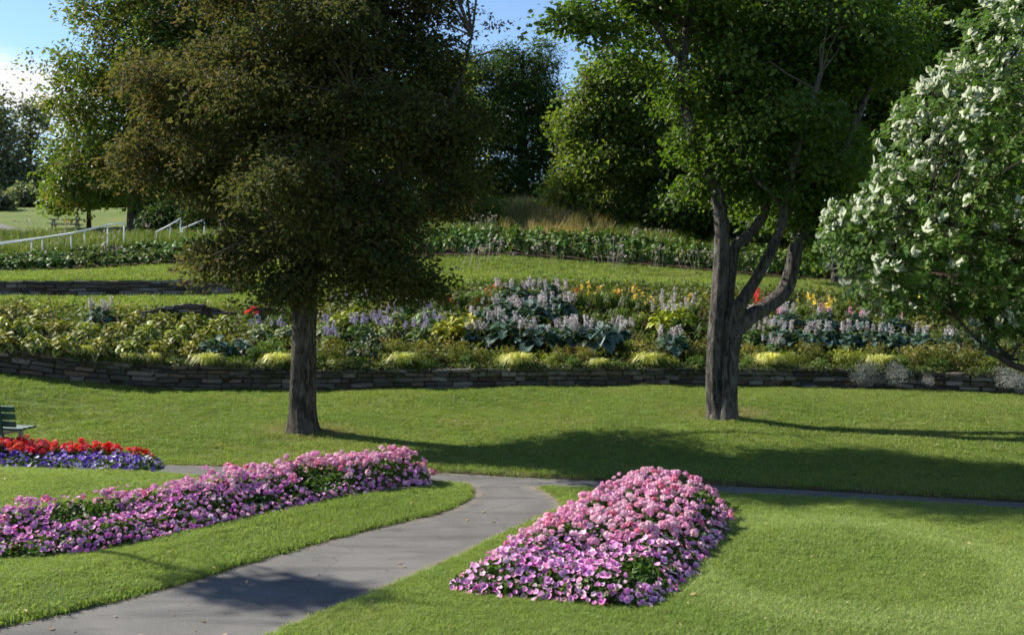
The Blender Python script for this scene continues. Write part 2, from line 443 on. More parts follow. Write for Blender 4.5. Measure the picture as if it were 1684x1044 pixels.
far_v = cont([(-1200, 738), (-300, 742), (0, 752), (265, 762), (400, 768), (700, 775), (870, 785), (1180, 797), (1684, 825), (2900, 900)], 6)
FAR = np.array([GZ(u, v)[:] for u, v in zip(US, far_v)])           # far edge of the cross path, on z = 0
dL0 = FAR[:, 1]
wall_d = cont([(-1200, 20.8), (-300, 22.3), (0, 23), (200, 24), (480, 25), (700, 25.5), (1100, 26), (1400, 26), (1684, 25.2), (2000, 24.6), (2900, 23)], 8)
wallb_v = cont([(-1200, 560), (-300, 590), (0, 612), (100, 626), (200, 635), (300, 640), (480, 640), (700, 637), (1100, 633), (1400, 636), (1684, 648), (2000, 656), (2900, 680)], 6)
wallt_v = cont([(-1200, 512), (-300, 548), (0, 573), (100, 583), (200, 593), (300, 600), (480, 605), (700, 606), (1100, 605), (1400, 607), (1684, 615), (2000, 622), (2900, 640)], 6)
WB = row_vd(wallb_v, wall_d); WT = row_vd(wallt_v, wall_d)
def between(f): return dL0 + f * (WB[:, 1] - dL0)
L1 = row_dz(between(.14), cont([(-1200, 0.0), (2900, -0.02)]))
L2 = row_dz(between(.42), cont([(-1200, .35), (0, .20), (300, .10), (500, .12), (842, .0), (1183, .14), (1684, .08), (2900, .1)]))
L3 = row_dz(between(.68), cont([(-1200, .9), (0, .62), (200, .36), (500, .17), (842, .10), (1100, .24), (1183, .30), (1400, .30), (1684, .20), (2900, .2)]))
L35 = row_dz(between(.86), WB[:, 2] * .92 + .02)
K0 = row_dz(wall_d + .26, WT[:, 2] - .05)
K1 = row_vd(cont([(-1200, 480), (-300, 498), (0, 502), (200, 512), (400, 508), (640, 482), (842, 463), (1050, 469), (1300, 480), (1684, 500), (2900, 530)]),
            cont([(-1200, 29), (0, 31), (200, 31), (400, 32), (640, 34), (842, 35), (1300, 35), (1684, 34), (2900, 32)]))
K2 = row_vd(cont([(-1200, 486), (0, 490), (200, 490), (390, 486), (440, 476), (640, 457), (842, 444), (1050, 456), (1300, 469), (1684, 488), (2900, 515)], 3),
            cont([(-1200, 35), (0, 36), (200, 36), (400, 37), (640, 38.5), (1300, 39), (1684, 38), (2900, 36)]))
K3 = row_vd(cont([(-1200, 458), (0, 463), (200, 462), (390, 462), (440, 470), (640, 455.5), (842, 442.5), (1050, 454.5), (1300, 467.5), (1684, 486.5), (2900, 513)], 3),
            K2[:, 1] + .3)
K4 = row_vd(cont([(-1200, 445), (0, 450), (200, 441), (330, 433), (640, 425), (842, 421), (1050, 438), (1160, 448), (1300, 461), (1684, 480), (2900, 505)]),
            cont([(-1200, 39), (0, 40), (200, 41), (640, 42), (1050, 42), (1684, 41), (2900, 39)]))
K5 = row_vd(cont([(-1200, 425), (0, 428), (200, 410), (330, 400), (640, 396), (842, 394), (1050, 408), (1300, 432), (1684, 455), (2900, 480)]),
            cont([(-1200, 42), (0, 43.5), (200, 44.5), (640, 46), (1684, 45), (2900, 43)]))
K6 = row_vd(cont([(-1200, 385), (0, 388), (200, 390), (330, 380), (640, 352), (842, 336), (1000, 350), (1300, 390), (1684, 420), (2900, 440)]),
            cont([(-1200, 56), (0, 60), (200, 59), (640, 60), (1000, 58), (1684, 54), (2900, 50)]))
K7 = row_vd(cont([(-1200, 345), (0, 341), (200, 341), (400, 335), (842, 312), (1684, 352), (2900, 380)]), cont([(-1200, 95), (400, 95), (1684, 85), (2900, 78)]))
K8 = row_dz(cont([(-1200, 150), (2900, 150)]), K7[:, 2] + 1.0)
K9 = row_dz(cont([(-1200, 900), (2900, 900)]), K7[:, 2] - 6.0)

BVHV, BVHF = [], []
def add_bvh(V, Fc):
    o = len(BVHV); BVHV.extend(map(tuple, V)); BVHF.extend(tuple(int(i) + o for i in f) for f in Fc)
def grid_faces(nr, nc):
    i = np.arange(nr * nc).reshape(nr, nc)
    return np.stack([i[:-1, :-1], i[:-1, 1:], i[1:, 1:], i[1:, :-1]], -1).reshape(-1, 4)
def loft(rows, ns, smooth_across=True):
    """rows: contours; ns: subdivisions per gap -> vertex grid"""
    out = []
    R = [2 * rows[0] - rows[1]] + list(rows) + [2 * rows[-1] - rows[-2]] if smooth_across else None
    for k in range(len(rows) - 1):
        for j in range(ns[k]):
            t = j / ns[k]
            if smooth_across:
                a, b_, c, d = R[k], R[k + 1], R[k + 2], R[k + 3]
                p = b_ + (c - b_) * t
                z = 0.5 * (2 * b_ + (-a + c) * t + (2 * a - 5 * b_ + 4 * c - d) * t * t + (-a + 3 * b_ - 3 * c + d) * t ** 3)
                p = p.copy(); p[:, 2] = z[:, 2]
            else: p = rows[k] + (rows[k + 1] - rows[k]) * t
            out.append(p)
    out.append(rows[-1]); return np.stack(out)
def sheet(name, G, mat, amp=0.0, nscale=1.0, seed=1, edge=None):
    V = G.reshape(-1, 3).copy()
    if amp:
        w = np.ones(G.shape[:2]); w[0] = 0; w[-1] = 0
        V[:, 2] += (vnoise(V[:, 0], V[:, 1], nscale, seed) * amp * w.ravel())
    Fc = grid_faces(*G.shape[:2]); add_bvh(V, Fc)
    at = {'edge': np.zeros(len(V)) if edge is None else edge}
    return struct(name, mesh_np(name, V, Fc, mat, at, True))

# paths of the foreground
px_left = [(-330, 1105), (-120, 1060), (0, 1030), (130, 1002), (300, 960), (390, 932), (480, 905), (620, 868), (720, 845), (768, 825), (781, 812), (772, 799), (745, 789), (700, 782), (560, 777)]
px_right = [(-60, 1240), (250, 1125), (450, 1044), (560, 1000), (640, 965), (740, 920), (830, 880), (895, 851), (918, 836), (915, 822), (895, 808), (872, 799), (900, 796), (1010, 802)]
pl = [GZ(*p) for p in px_left]; pr = [GZ(*p) for p in px_right]
pl = spline(pl, 4); pr = spline(pr, 4)
main_poly = [(p.x, p.y) for p in pl] + [GZ(560, 772)[:2], GZ(1010, 789)[:2]] + [(p.x, p.y) for p in reversed(pr)]
NEAR = FAR.copy(); NEAR[:, 1] -= np.interp(US, [-1200, 265, 700, 1180, 1684, 2900], [.95, .85, .8, .62, .6, .6])
cross_poly = [tuple(p[:2]) for p in FAR[::12]] + [tuple(p[:2]) for p in NEAR[::-12]]
def path_sd(XY): return np.maximum(poly_sd(XY, main_poly), poly_sd(XY, cross_poly))

# foreground sheet: a fan of rows from in front of the camera to the far edge of the cross path
UF = np.linspace(-1200, 2900, 460)
farF = np.array([np.interp(UF, US, FAR[:, k]) for k in range(3)]).T
tt = np.linspace(0, 1, 250) ** 0.9
GF = np.zeros((250, 460, 3))
GF[:, :, 1] = 3.0 + (farF[None, :, 1] + 0.05 - 3.0) * tt[:, None]
GF[:, :, 0] = ((UF - CX) / F)[None] * GF[:, :, 1] * (1 / math.cos(PITCH))
XY = GF.reshape(-1, 3)[:, :2]
sdv = -path_sd(XY)                          # positive on the lawn
zf = np.clip(sdv * 0.55, -0.05, 0.03) + 0.07 * np.clip(sdv / 1.0, 0, 1) ** 1.5 + np.where(sdv > 0, 0.02 * vnoise(XY[:, 0], XY[:, 1], 2.2, 3) * np.clip(sdv, 0, 1), 0)
dfar = np.repeat((1 - tt)[:, None] * 14, 460, 1).ravel()
beyond = (dfar < 0.12)
zf = np.where(beyond, np.minimum(zf, -0.03), zf)
VF = GF.reshape(-1, 3).copy(); VF[:, 2] = zf
FF = grid_faces(250, 460); add_bvh(VF, FF)
edge_f = np.clip(1 - (sdv + 0.02) / 0.075, 0, 1)
struct('lawn', mesh_np('lawn', VF, FF, M['lawn'], {'edge': edge_f}, True))
fm = (sdv[FF].min(1) < 0.12)
used, inv = np.unique(FF[fm], return_inverse=True)
VP = VF[used].copy(); VP[:, 2] = 0.0
# the path runs a little under the lawn behind it
pe = np.clip(1 - (-sdv[used]) / 0.16, 0, 1)
path_o = struct('path', mesh_np('path', VP, inv.reshape(-1, 4), M['asphalt'], {'edge': pe}, True))

lowG = loft([FAR + np.array([0, -.02, .012]), FAR + np.array([0, .10, .05]), L1, L2, L3, L35, WB + np.array([0, .12, 0])], [2, 8, 16, 14, 10, 8])
e0 = np.zeros(lowG.shape[:2]); e0[:2] = 0.9; e0[2] = .4; e0[-3:] = .4
sheet('lawn_bank', lowG, M['bank'], 0.035, 1.3, 5, e0.ravel())
bedG = loft([WB + np.array([0, .2, -.02]), K0, K0 + (K1 - K0) * .5 + np.array([0, 0, .08]), K1], [2, 14, 14])
sheet('planting_bank', bedG, M['soil'], 0.05, 1.6, 6)
sheet('terrace_lawn', loft([K1, K2], [12], False), M['bank'], 0.04, 0.9, 7)
sheet('terrace_lawn', loft([K2, K3, K4], [2, 10], False), M['bank'], 0.02, 0.9, 8)
sheet('hedge_bank', loft([K4, K5], [8], False), M['soil'], 0.03, 1.2, 9)
sheet('meadow_slope', loft([K5, K6], [16]), M['meadow'], 0.10, 0.6, 10)
sheet('upper_lawn', loft([K6, K7, K8, K9], [14, 8, 8]), M['bank'], 0.0, 1, 11)
gs = MB().add([(-900, -300, -.3), (900, -300, -.3), (900, 3.2, -.3), (-900, 3.2, -.3)], [(0, 1, 2, 3)])
gs.add([(-900, 3.2, -.3), (-30, 3.2, -.3), (-30, 900, -.3), (-900, 900, -.3)], [(0, 1, 2, 3)])
gs.add([(30, 3.2, -.3), (900, 3.2, -.3), (900, 900, -.3), (30, 900, -.3)], [(0, 1, 2, 3)])
gs.add([(-30, 3.2, -.3), (30, 3.2, -.3), (30, 900, -.3), (-30, 900, -.3)], [(0, 1, 2, 3)])
gme = gs.mesh('ground', M['lawn']); struct('ground', gme)

BVH = BVHTree.FromPolygons(BVHV, BVHF)
def hit(u, v):
    """where the sight line through photo point (u, v) meets the ground"""
    o = Vector((0, 0, HC)); dr = (PX(u, v, 10) - o).normalized()
    loc, n, i, d = BVH.ray_cast(o, dr); return loc
def down(x, y, default=0.0):
    loc, n, i, d = BVH.ray_cast(Vector((x, y, 60)), Vector((0, 0, -1)))
    return loc.z if loc is not None else default

# ------------------------------------------------------------------ scattering by instances (only for what nobody could count)
def scatter(name, P, scl, sources, label, rot=None):
    me = bpy.data.meshes.new(name); me.vertices.add(len(P)); me.vertices.foreach_set('co', np.ascontiguousarray(P, np.float32).ravel())
    r = np.zeros((len(P), 3), np.float32); r[:, 2] = rng.uniform(0, 6.28, len(P)); r[:, :2] = rng.normal(0, .1, (len(P), 2))
    a = me.attributes.new('rot', 'FLOAT_VECTOR', 'POINT'); a.data.foreach_set('vector', r.ravel())
    a = me.attributes.new('scl', 'FLOAT', 'POINT'); a.data.foreach_set('value', np.ascontiguousarray(scl, np.float32))
    o = ob(name, me)
    ng = bpy.data.node_groups.new(name, 'GeometryNodeTree')
    ng.interface.new_socket('Geometry', in_out='INPUT', socket_type='NodeSocketGeometry')
    ng.interface.new_socket('Geometry', in_out='OUTPUT', socket_type='NodeSocketGeometry')
    N = ng.nodes; gi = N.new('NodeGroupInput'); go = N.new('NodeGroupOutput'); iop = N.new('GeometryNodeInstanceOnPoints')
    g2i = N.new('GeometryNodeGeometryToInstance')
    for s in sources:
        oi = N.new('GeometryNodeObjectInfo'); oi.inputs['Object'].default_value = s; ng.links.new(oi.outputs['Geometry'], g2i.inputs[0])
    na = N.new('GeometryNodeInputNamedAttribute'); na.data_type = 'FLOAT_VECTOR'; na.inputs['Name'].default_value = 'rot'
    nb = N.new('GeometryNodeInputNamedAttribute'); nb.data_type = 'FLOAT'; nb.inputs['Name'].default_value = 'scl'
    ng.links.new(gi.outputs[0], iop.inputs['Points']); ng.links.new(g2i.outputs[0], iop.inputs['Instance'])
    iop.inputs['Pick Instance'].default_value = True
    ng.links.new(na.outputs[0], iop.inputs['Rotation']); ng.links.new(nb.outputs[0], iop.inputs['Scale'])
    ng.links.new(iop.outputs[0], go.inputs[0])
    md = o.modifiers.new('scatter', 'NODES'); md.node_group = ng
    return tag(o, label, kind='stuff')
def tuft(name, n, spread, h, w, lean, mat, seed, hvar=.35):
    r = np.random.default_rng(seed); V = []; Fc = []; tip = []
    for i in range(n):
        a = r.uniform(0, 6.28); rr = spread * math.sqrt(r.uniform()); b = np.array([rr * math.cos(a), rr * math.sin(a), -0.01])
        hh = h * (1 + r.uniform(-hvar, hvar)); th = r.uniform(0, 6.28); ln = r.uniform(0.1, 1) * lean
        d = np.array([math.cos(th), math.sin(th), 0]); s = np.array([-d[1], d[0], 0]) * w / 2
        m = b + d * ln * hh * .35 + np.array([0, 0, hh * .6]); t = b + d * ln * hh + np.array([0, 0, hh * (1 - .35 * ln)])
        k = len(V); V += [b - s, b + s, m + s * .75, m - s * .75, t]; tip += [0, 0, .6, .6, 1]
        Fc += [(k, k + 1, k + 2, k + 3), (k + 3, k + 2, k + 4)]
    me = bpy.data.meshes.new(name); me.from_pydata([tuple(v) for v in V], [], Fc); me.materials.append(mat)
    at = me.attributes.new('tip', 'FLOAT', 'POINT'); at.data.foreach_set('value', np.array(tip, np.float32))
    at = me.attributes.new('rnd', 'FLOAT', 'POINT'); at.data.foreach_set('value', np.repeat(r.uniform(0, 1, n), 5).astype(np.float32))
    return bpy.data.objects.new(name, me)     # not linked: only its geometry is used
def mesh_points(V, Fc, n, wfun=None):
    """random points on quads of a sheet, density even in area (weighted)"""
    A, B, C, D = V[Fc[:, 0]], V[Fc[:, 1]], V[Fc[:, 2]], V[Fc[:, 3]]
    ar = np.linalg.norm(np.cross(C - A, D - B), axis=1) / 2
    c = (A + B + C + D) / 4
    w = ar if wfun is None else ar * wfun(c)
    f = rng.choice(len(Fc), n, p=w / w.sum()); s = rng.uniform(0, 1, (n, 1)); t = rng.uniform(0, 1, (n, 1))
    return (A[f] * (1 - s) + B[f] * s) * (1 - t) + (D[f] * (1 - s) + C[f] * s) * t, f
def inview(c, m=1.12):
    d = np.maximum(c[:, 1], .1); return (np.abs(c[:, 0]) / d < 842 / F * m + .6 / d)

BEDS = {}
def bed_poly(px): return [tuple(GZ(*p)[:2]) for p in px]
BEDS['left'] = bed_poly([(-260, 962), (-120, 950), (0, 930), (70, 930), (185, 913), (300, 884), (420, 858), (550, 831), (640, 814), (690, 806), (705, 796), (695, 788), (640, 789), (560, 797), (450, 815), (330, 838), (180, 862), (60, 885), (-100, 908), (-260, 925)])
BEDS['right'] = bed_poly([(745, 982), (830, 996), (930, 1003), (1000, 1014), (1055, 1010), (1084, 988), (1136, 945), (1172, 900), (1186, 868), (1178, 845), (1146, 832), (1096, 828), (1030, 832), (985, 848), (930, 876), (870, 910), (800, 950)])
BEDS['back'] = bed_poly([(-330, 752), (-120, 760), (0, 767), (130, 775), (240, 777), (266, 769), (258, 762), (180, 757), (60, 751), (-120, 744), (-330, 737)])

gm = [tuft('grass_tuft', 40, .095, .040, .0055, 1.0, M['blade'], 20 + k) for k in range(4)]
gl = [tuft('grass_tuft', 34, .15, .042, .009, 1.0, M['bank_blade'], 30 + k) for k in range(4)]
def dens(c):
    w = inview(c).astype(float) * np.clip(11.0 / np.maximum(c[:, 1], 5), .3, 1.3) ** 1.2 * (c[:, 1] > 6.5)
    w *= (-path_sd(c[:, :2]) > 0.03)
    for k in BEDS.values(): w *= (poly_sd(c[:, :2], k) < 0.02)
    return w
Pg, fi = mesh_points(VF, FF, 46000, dens)
k = -path_sd(Pg[:, :2]) > 0.035
Pg = Pg[k]
scatter('grass', Pg, rng.uniform(.65, 1.25, len(Pg)) * (1 + .35 * vnoise(Pg[:, 0], Pg[:, 1], 1.7, 8)).clip(.7, 1.5), gm, 'short mown grass of the lawns beside the path')
lv = lowG.reshape(-1, 3); lf = grid_faces(*lowG.shape[:2])
Pl, fi = mesh_points(lv, lf, 26000, lambda c: inview(c).astype(float))
Pl[:, 2] = [down(x, y) for x, y in Pl[:, :2]]
scatter('grass', Pl, rng.uniform(.6, 1.3, len(Pl)), gl, 'mown grass of the bank below the stone wall')

# ------------------------------------------------------------------ trees
def clump_cloud(ells, nclump, nleaf, r, flat=.5, inner=.18, seed=0, shell=.62, outw=.45, upw=.7, rndw=.7, droop=.35, L=.09, ar=.55, squash=1.0, nice=False, hue=None, lsd=.25, rough=.16):
    """leaf clumps through the shells of several ellipsoids (centre, radii) -> mesh arrays"""
    g = np.random.default_rng(seed)
    C = np.array([e[0] for e in ells], float); R = np.array([e[1] for e in ells], float)
    area = (R[:, 0] * R[:, 1] * R[:, 2]) ** (2 / 3); pts = []
    while len(pts) < nclump:
        e = g.choice(len(ells), p=area / area.sum()); d = nrm(g.normal(size=3))
        rad = g.uniform(0.15, shell) if g.uniform() < inner else g.uniform(shell, 1.0)
        rad *= 1 + rough * (.9 * math.sin(d[0] * 6 + 1.7 * e) * math.sin(d[2] * 5 + 2 * e) + .6 * math.sin(d[1] * 9 + d[0] * 8 + e) + .4 * math.sin(d[2] * 13 + d[0] * 11))
        p = C[e] + R[e] * d * rad
        q = (((p - C) / R) ** 2).sum(1); q[e] = 9
        if q.min() < 0.4 and g.uniform() > inner: continue
        pts.append(p)
    pts = np.array(pts)
    cen = C[np.argmin((((pts[:, None] - C) / R) ** 2).sum(2), 1)]
    outd = nrm(pts - cen)
    cr = r * g.uniform(.6, 1.45, nclump)
    hue_c = g.uniform(0, 1, nclump) if hue is None else hue(pts, g)
    n = (nleaf * g.uniform(.6, 1.4, nclump)).astype(int); id_ = np.repeat(np.arange(nclump), n); N = len(id_)
    off = g.normal(size=(N, 3)); off /= np.maximum(1, np.linalg.norm(off, axis=1, keepdims=True) / 1.9)
    off[:, 2] *= flat
    hz = np.linalg.norm(off[:, :2], axis=1)
    pos = pts[id_] + off * cr[id_][:, None] * .62
    pos[:, 2] -= droop * cr[id_] * hz ** 2 * .30
    up = np.array([0, 0, 1.0])
    nr = nrm(outd[id_] * outw + up * upw + g.normal(size=(N, 3)) * rndw)
    dr = nrm(nrm(off) * .7 + outd[id_] * .5 + g.normal(size=(N, 3)) * .6 - up * .35)
    Ls = L * g.uniform(.65, 1.3, N)
    V, Fc = (leaf_hex if nice else leaf_quads)(pos, nr, dr, Ls, Ls * ar)
    rv = np.clip(hue_c[id_] * .62 + g.uniform(0, 1, N) * .38 + g.normal(0, lsd * .25, N), 0, 1)
    return V, Fc, np.repeat(rv, 6 if nice else 4), pts

def lobes(E, k, seed, sc=(.32, .5), flat=1.0, core=.55):
    """break smooth ellipsoids into many smaller boughs with gaps between"""
    g = np.random.default_rng(seed); out = []
    for c, R_ in E:
        c = np.array(c); R_ = np.array(R_)
        if core: out.append((tuple(c), tuple(R_ * core)))
        for j in range(k):
            d = nrm(g.normal(size=3)); d[1] *= .9; q = g.uniform(.5, .86); z = g.uniform(*sc)
            out.append((tuple(c + R_ * d * q), (R_[0] * z * g.uniform(.85, 1.25), R_[1] * z, R_[2] * z * flat * g.uniform(.8, 1.2))))
    return out
def ell_px(u, v, ru, rv, d, rd=None, dd=0.0):
    d = d + dd; c = PX(u, v, d); s = d / F
    return ((c.x, c.y, c.z), (ru * s, (rd if rd else min(ru, rv) * s), rv * s))

def twigs_mesh(name, pts, skel, g, n, r0=.03, mat=None, sag=.2):
    mb = MB(); S = np.array([tuple(p) for p in skel])
    for i in g.choice(len(pts), min(n, len(pts)), replace=False):
        p = pts[i]; dd = np.linalg.norm(S - p, axis=1) + np.maximum(0, (S[:, 2] - p[2])) * .8
        q = S[np.argmin(dd)]; ln = np.linalg.norm(p - q)
        if ln < .2: continue
        m1 = q + (p - q) * .35 + np.array([0, 0, ln * .12]) + g.normal(0, ln * .05, 3); m2 = q + (p - q) * .7 + np.array([0, 0, ln * .08]) + g.normal(0, ln * .05, 3)
        r = r0 * min(1.6, .5 + ln / 3)
        V, Fc = tube([q, m1, m2, p], [r, r * .7, r * .45, r * .15], 5); mb.add(V, Fc)
    return mb.mesh(name, mat or M['twig'], True)

def trunk_mesh(name, pts, rad, mat, n=22, ridge=.03, seed=0, per=7):
    P = spline(pts, per); R = rspline(rad, per)
    V, Fc = tube(P, R, n, ridge, seed); mb = MB(); mb.add(V, Fc); return mb.mesh(name, mat, True), P
def rel(P, b): return [Vector(p) - b for p in P]

def crown_obj(t, base, V, Fc, rv, mat):
    o = ob('crown', mesh_np('crown', V - np.array(base[:]), Fc, mat, {'rnd': rv}), t); return o

# --- the bronze tree with one straight trunk
def tree_bronze():
    b = hit(498, 708); d = b.y
    t = thing('bronze_leaved_tree', b, 'dense bronze-green tree with one straight trunk on the grassy bank', 'tree')
    Q = lambda u, v, dd=0.0: PX(u, v, d + dd)
    tr = [b + Vector((0, 0, -.15)), b + Vector((0, 0, .1)), b + Vector((.0, 0, .45)), Q(499, 600), Q(501, 500), Q(506, 430), Q(516, 385)]
    me, P0 = trunk_mesh('trunk', rel(tr, b), [.40, .315, .265, .238, .232, .235, .20], M['bark_a'], 30, .035, 3)
    ob('trunk', me, t); sk = [p + b for p in P0[-10:]]
    limbs = [([(506, 425, 0), (492, 370, -.3), (470, 260, -.3), (440, 130, -.4), (410, 0, -.4), (400, -90, -.4)], .15),
             ([(512, 400, 0), (528, 330, .3), (545, 220, .5), (560, 80, .4), (570, -60, .3), (575, -150, .2)], .17),
             ([(514, 405, 0), (560, 360, -.2), (620, 310, -.4), (690, 240, -.5), (750, 150, -.6), (776, 60, -.6)], .12),
             ([(504, 440, 0), (460, 405, .3), (420, 375, .6), (370, 340, .9), (320, 310, 1.0)], .10),
             ([(508, 420, 0), (560, 385, 1.0), (640, 370, 1.8), (740, 330, 2.4), (810, 290, 2.6)], .10),
             ([(503, 435, 0), (470, 410, -.4), (430, 330, -.5), (390, 240, -.6), (370, 180, -.6)], .10),
             ([(512, 400, 0), (540, 350, -.5), (560, 260, -.9), (580, 150, -1.1)], .10)]
    for k, (pp, r) in enumerate(limbs):
        pts = [Q(*p) for p in pp]; rr = [r * (1 - .82 * i / (len(pts) - 1)) for i in range(len(pts))]
        me, P = trunk_mesh('limb', rel(pts, b), rr, M['bark_a'], 12, .02, 10 + k, 5); ob('limb', me, t); sk += [p + b for p in P]
    E = [ell_px(530, 140, 235, 165, d, 3.0), ell_px(670, 235, 118, 130, d, 2.2), ell_px(420, 190, 140, 110, d, 2.2),
         ell_px(520, 310, 215, 110, d, 3.0), ell_px(405, 395, 95, 60, d, 1.6, -.3), ell_px(610, 425, 130, 68, d, 1.8, -.2),
         ell_px(500, 455, 100, 40, d, 1.2, -.6), ell_px(560, -60, 190, 115, d, 2.6), ell_px(430, -30, 150, 95, d, 2.2), ell_px(745, 275, 60, 75, d, 1.3, .3), ell_px(690, 455, 58, 30, d, 1.0),
         ell_px(340, 300, 66, 70, d, 1.3, .3), ell_px(290, 160, 95, 85, d, 1.4, .3), ell_px(250, 250, 62, 48, d, 1.0, .4), ell_px(355, 425, 48, 32, d, .9, -.2), ell_px(700, 70, 80, 80, d, 1.4)]
    E = lobes(E, 8, 77, (.30, .46), .62, .5)
    hue = lambda p, g: np.clip(.33 + .27 * (-(p[:, 0] - b.x) / 4.0) + .06 * (p[:, 2] - 4) / 4 + g.normal(0, .2, len(p)), 0, 1)  # browner leaves to the left; that side's sunlit tone is coloured in too
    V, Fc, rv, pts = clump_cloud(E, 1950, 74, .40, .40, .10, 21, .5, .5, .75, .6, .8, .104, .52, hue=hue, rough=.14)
    # a loose spray standing clear of the crown
    g = np.random.default_rng(5); sp = np.array([PX(u, v, d - .6)[:] for u, v in ((760, 35), (785, 20), (805, 45), (775, 60), (740, 5), (825, 40), (700, 20), (720, 0))])
    n = 34; ps = np.repeat(sp, n, 0) + g.normal(0, .11, (len(sp) * n, 3)) * np.array([1.2, 1, .5]); m = len(ps)
    Lz = .09 * g.uniform(.7, 1.2, m)
    V2, F2 = leaf_quads(ps, nrm(g.normal(size=(m, 3)) + np.array([0, 0, .8])), nrm(g.normal(size=(m, 3))), Lz, Lz * .5)
    Fc = np.vstack([Fc, F2 + len(V)]); V = np.vstack([V, V2]); rv = np.concatenate([rv, np.repeat(g.uniform(.5, 1, m), 4)])
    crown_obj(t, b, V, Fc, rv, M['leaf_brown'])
    pts = np.vstack([pts, sp])
    tw = ob('twigs', twigs_mesh('twigs', pts - np.array(b[:]), rel(sk, b), np.random.default_rng(3), 330, .026), t); tag(tw, kind='stuff')
    return b
B1 = tree_bronze()

# --- the tree with several stems
def tree_stems():
    b = hit(1183, 686); d = b.y
    t = thing('forked_tree', b, 'tall green tree with several grey stems rising from one forked base', 'tree')
    Q = lambda u, v, dd=0.0: PX(u, v, d + dd)
    tr = [b + Vector((-.03, 0, -.2)), b + Vector((-.02, 0, .1)), Q(1176, 640), Q(1177, 560), Q(1184, 470), Q(1187, 400), Q(1184, 345), Q(1173, 298), Q(1155, 265, .1), Q(1140, 225, .1), Q(1127, 180, .1), Q(1120, 130, .1), Q(1128, 60, .2), Q(1142, -10, .2), Q(1150, -120, .3)]
    me, P0 = trunk_mesh('trunk', rel(tr, b), [.34, .25, .20, .18, .17, .16, .15, .138, .122, .115, .10, .095, .09, .085, .05], M['bark_b'], 26, .032, 4, 5)
    ob('trunk', me, t); sk = [p + b for p in P0[-45:]]
    limbs = [([(1196, 692, -.12), (1197, 660, -.12), (1200, 600, -.1), (1206, 550, -.08), (1210, 525, -.05), (1222, 505, 0)], [.25, .20, .18, .185, .17, .11]),
             ([(1196, 560, -.05), (1197, 505, .05), (1203, 440, .1), (1210, 405, .1), (1232, 385, .1), (1254, 357, .1), (1262, 320, .1), (1262, 270, .1), (1285, 180, .3), (1300, 60, .5)], [.12, .12, .115, .12, .105, .10, .09, .08, .07, .05]),
             ([(1206, 528, -.1), (1218, 500, -.2), (1240, 465, -.25), (1262, 425, -.3), (1284, 375, -.3), (1292, 330, -.3), (1310, 250, -.6), (1350, 120, -.8)], [.13, .135, .115, .11, .10, .09, .075, .05]),
             ([(1210, 545, -.05), (1232, 522, 0), (1262, 503, .1), (1290, 478, .2), (1303, 440, .3), (1310, 405, .3), (1326, 378, .3), (1345, 330, .4), (1390, 240, .7), (1440, 120, 1.0)], [.17, .17, .165, .165, .155, .15, .13, .11, .09, .06]),
             ([(1290, 350, -.3), (1268, 318, -.4), (1246, 300, -.5), (1232, 272, -.5), (1226, 250, -.5)], [.05, .045, .042, .035, .02]),
             ([(1124, 100, .1), (1102, 78, 0), (1082, 45, -.1), (1062, 0, -.2), (1050, -60, -.3)], [.06, .055, .05, .045, .03]),
             ([(1130, 40, .1), (1080, 10, -.6), (1010, -5, -1.2), (960, 10, -1.5)], [.06, .05, .035, .015])]
    for k, (pp, rr) in enumerate(limbs):
        pts = [Q(*p) for p in pp]
        me, P = trunk_mesh('stem' if k < 1 else 'limb', rel(pts, b), rr, M['bark_b'], 16, .02, 40 + k, 5); ob('stem' if k < 1 else 'limb', me, t)
        if k: sk += [p + b for p in P[len(P) // 3:]]
    E = [ell_px(1290, 90, 200, 130, d, 2.2, 1.0), ell_px(1270, 200, 125, 75, d, 2.0, .9), ell_px(1370, 255, 120, 95, d, 2.2, 1.0), ell_px(1180, 60, 110, 90, d, 2.2, 1.2), ell_px(1400, 80, 180, 130, d, 2.0, 1.2),
         ell_px(1215, 205, 70, 55, d, 1.2, .8), ell_px(1040, -35, 90, 50, d, 1.6, -.6), ell_px(950, 12, 42, 30, d, .9, -1.2), ell_px(1000, 45, 30, 28, d, .6, -1.0), ell_px(1250, -90, 230, 110, d, 2.2, 1.0), ell_px(1330, 345, 60, 38, d, 1.2, .8), ell_px(1290, 285, 66, 40, d, 1.0, .6),
         ell_px(1165, 245, 62, 46, d, .9, -.2), ell_px(1232, 225, 70, 60, d, 1.2, -.4), ell_px(1205, 130, 85, 62, d, 1.2, -.3), ell_px(1045, 75, 62, 42, d, 1.0, .6), ell_px(1300, 200, 80, 70, d, 1.2, -.5), ell_px(1345, 300, 70, 60, d, 1.2, .2), ell_px(1230, 290, 40, 24, d, .6, .3), ell_px(1258, 315, 44, 24, d, .7, -.3), ell_px(1345, 380, 46, 36, d, .8, .3), ell_px(1150, 300, 40, 24, d, .6, .3)]
    E = lobes(E, 6, 78, (.34, .52), .75, .5)
    V, Fc, rv, pts = clump_cloud(E, 1750, 48, .42, .5, .14, 22, .55, .5, .7, .65, .4, .115, .72)
    crown_obj(t, b, V, Fc, rv, M['leaf_maple'])
    tw = ob('twigs', twigs_mesh('twigs', pts - np.array(b[:]), rel(sk, b), np.random.default_rng(4), 260, .026), t); tag(tw, kind='stuff')
    return b
B2 = tree_stems()

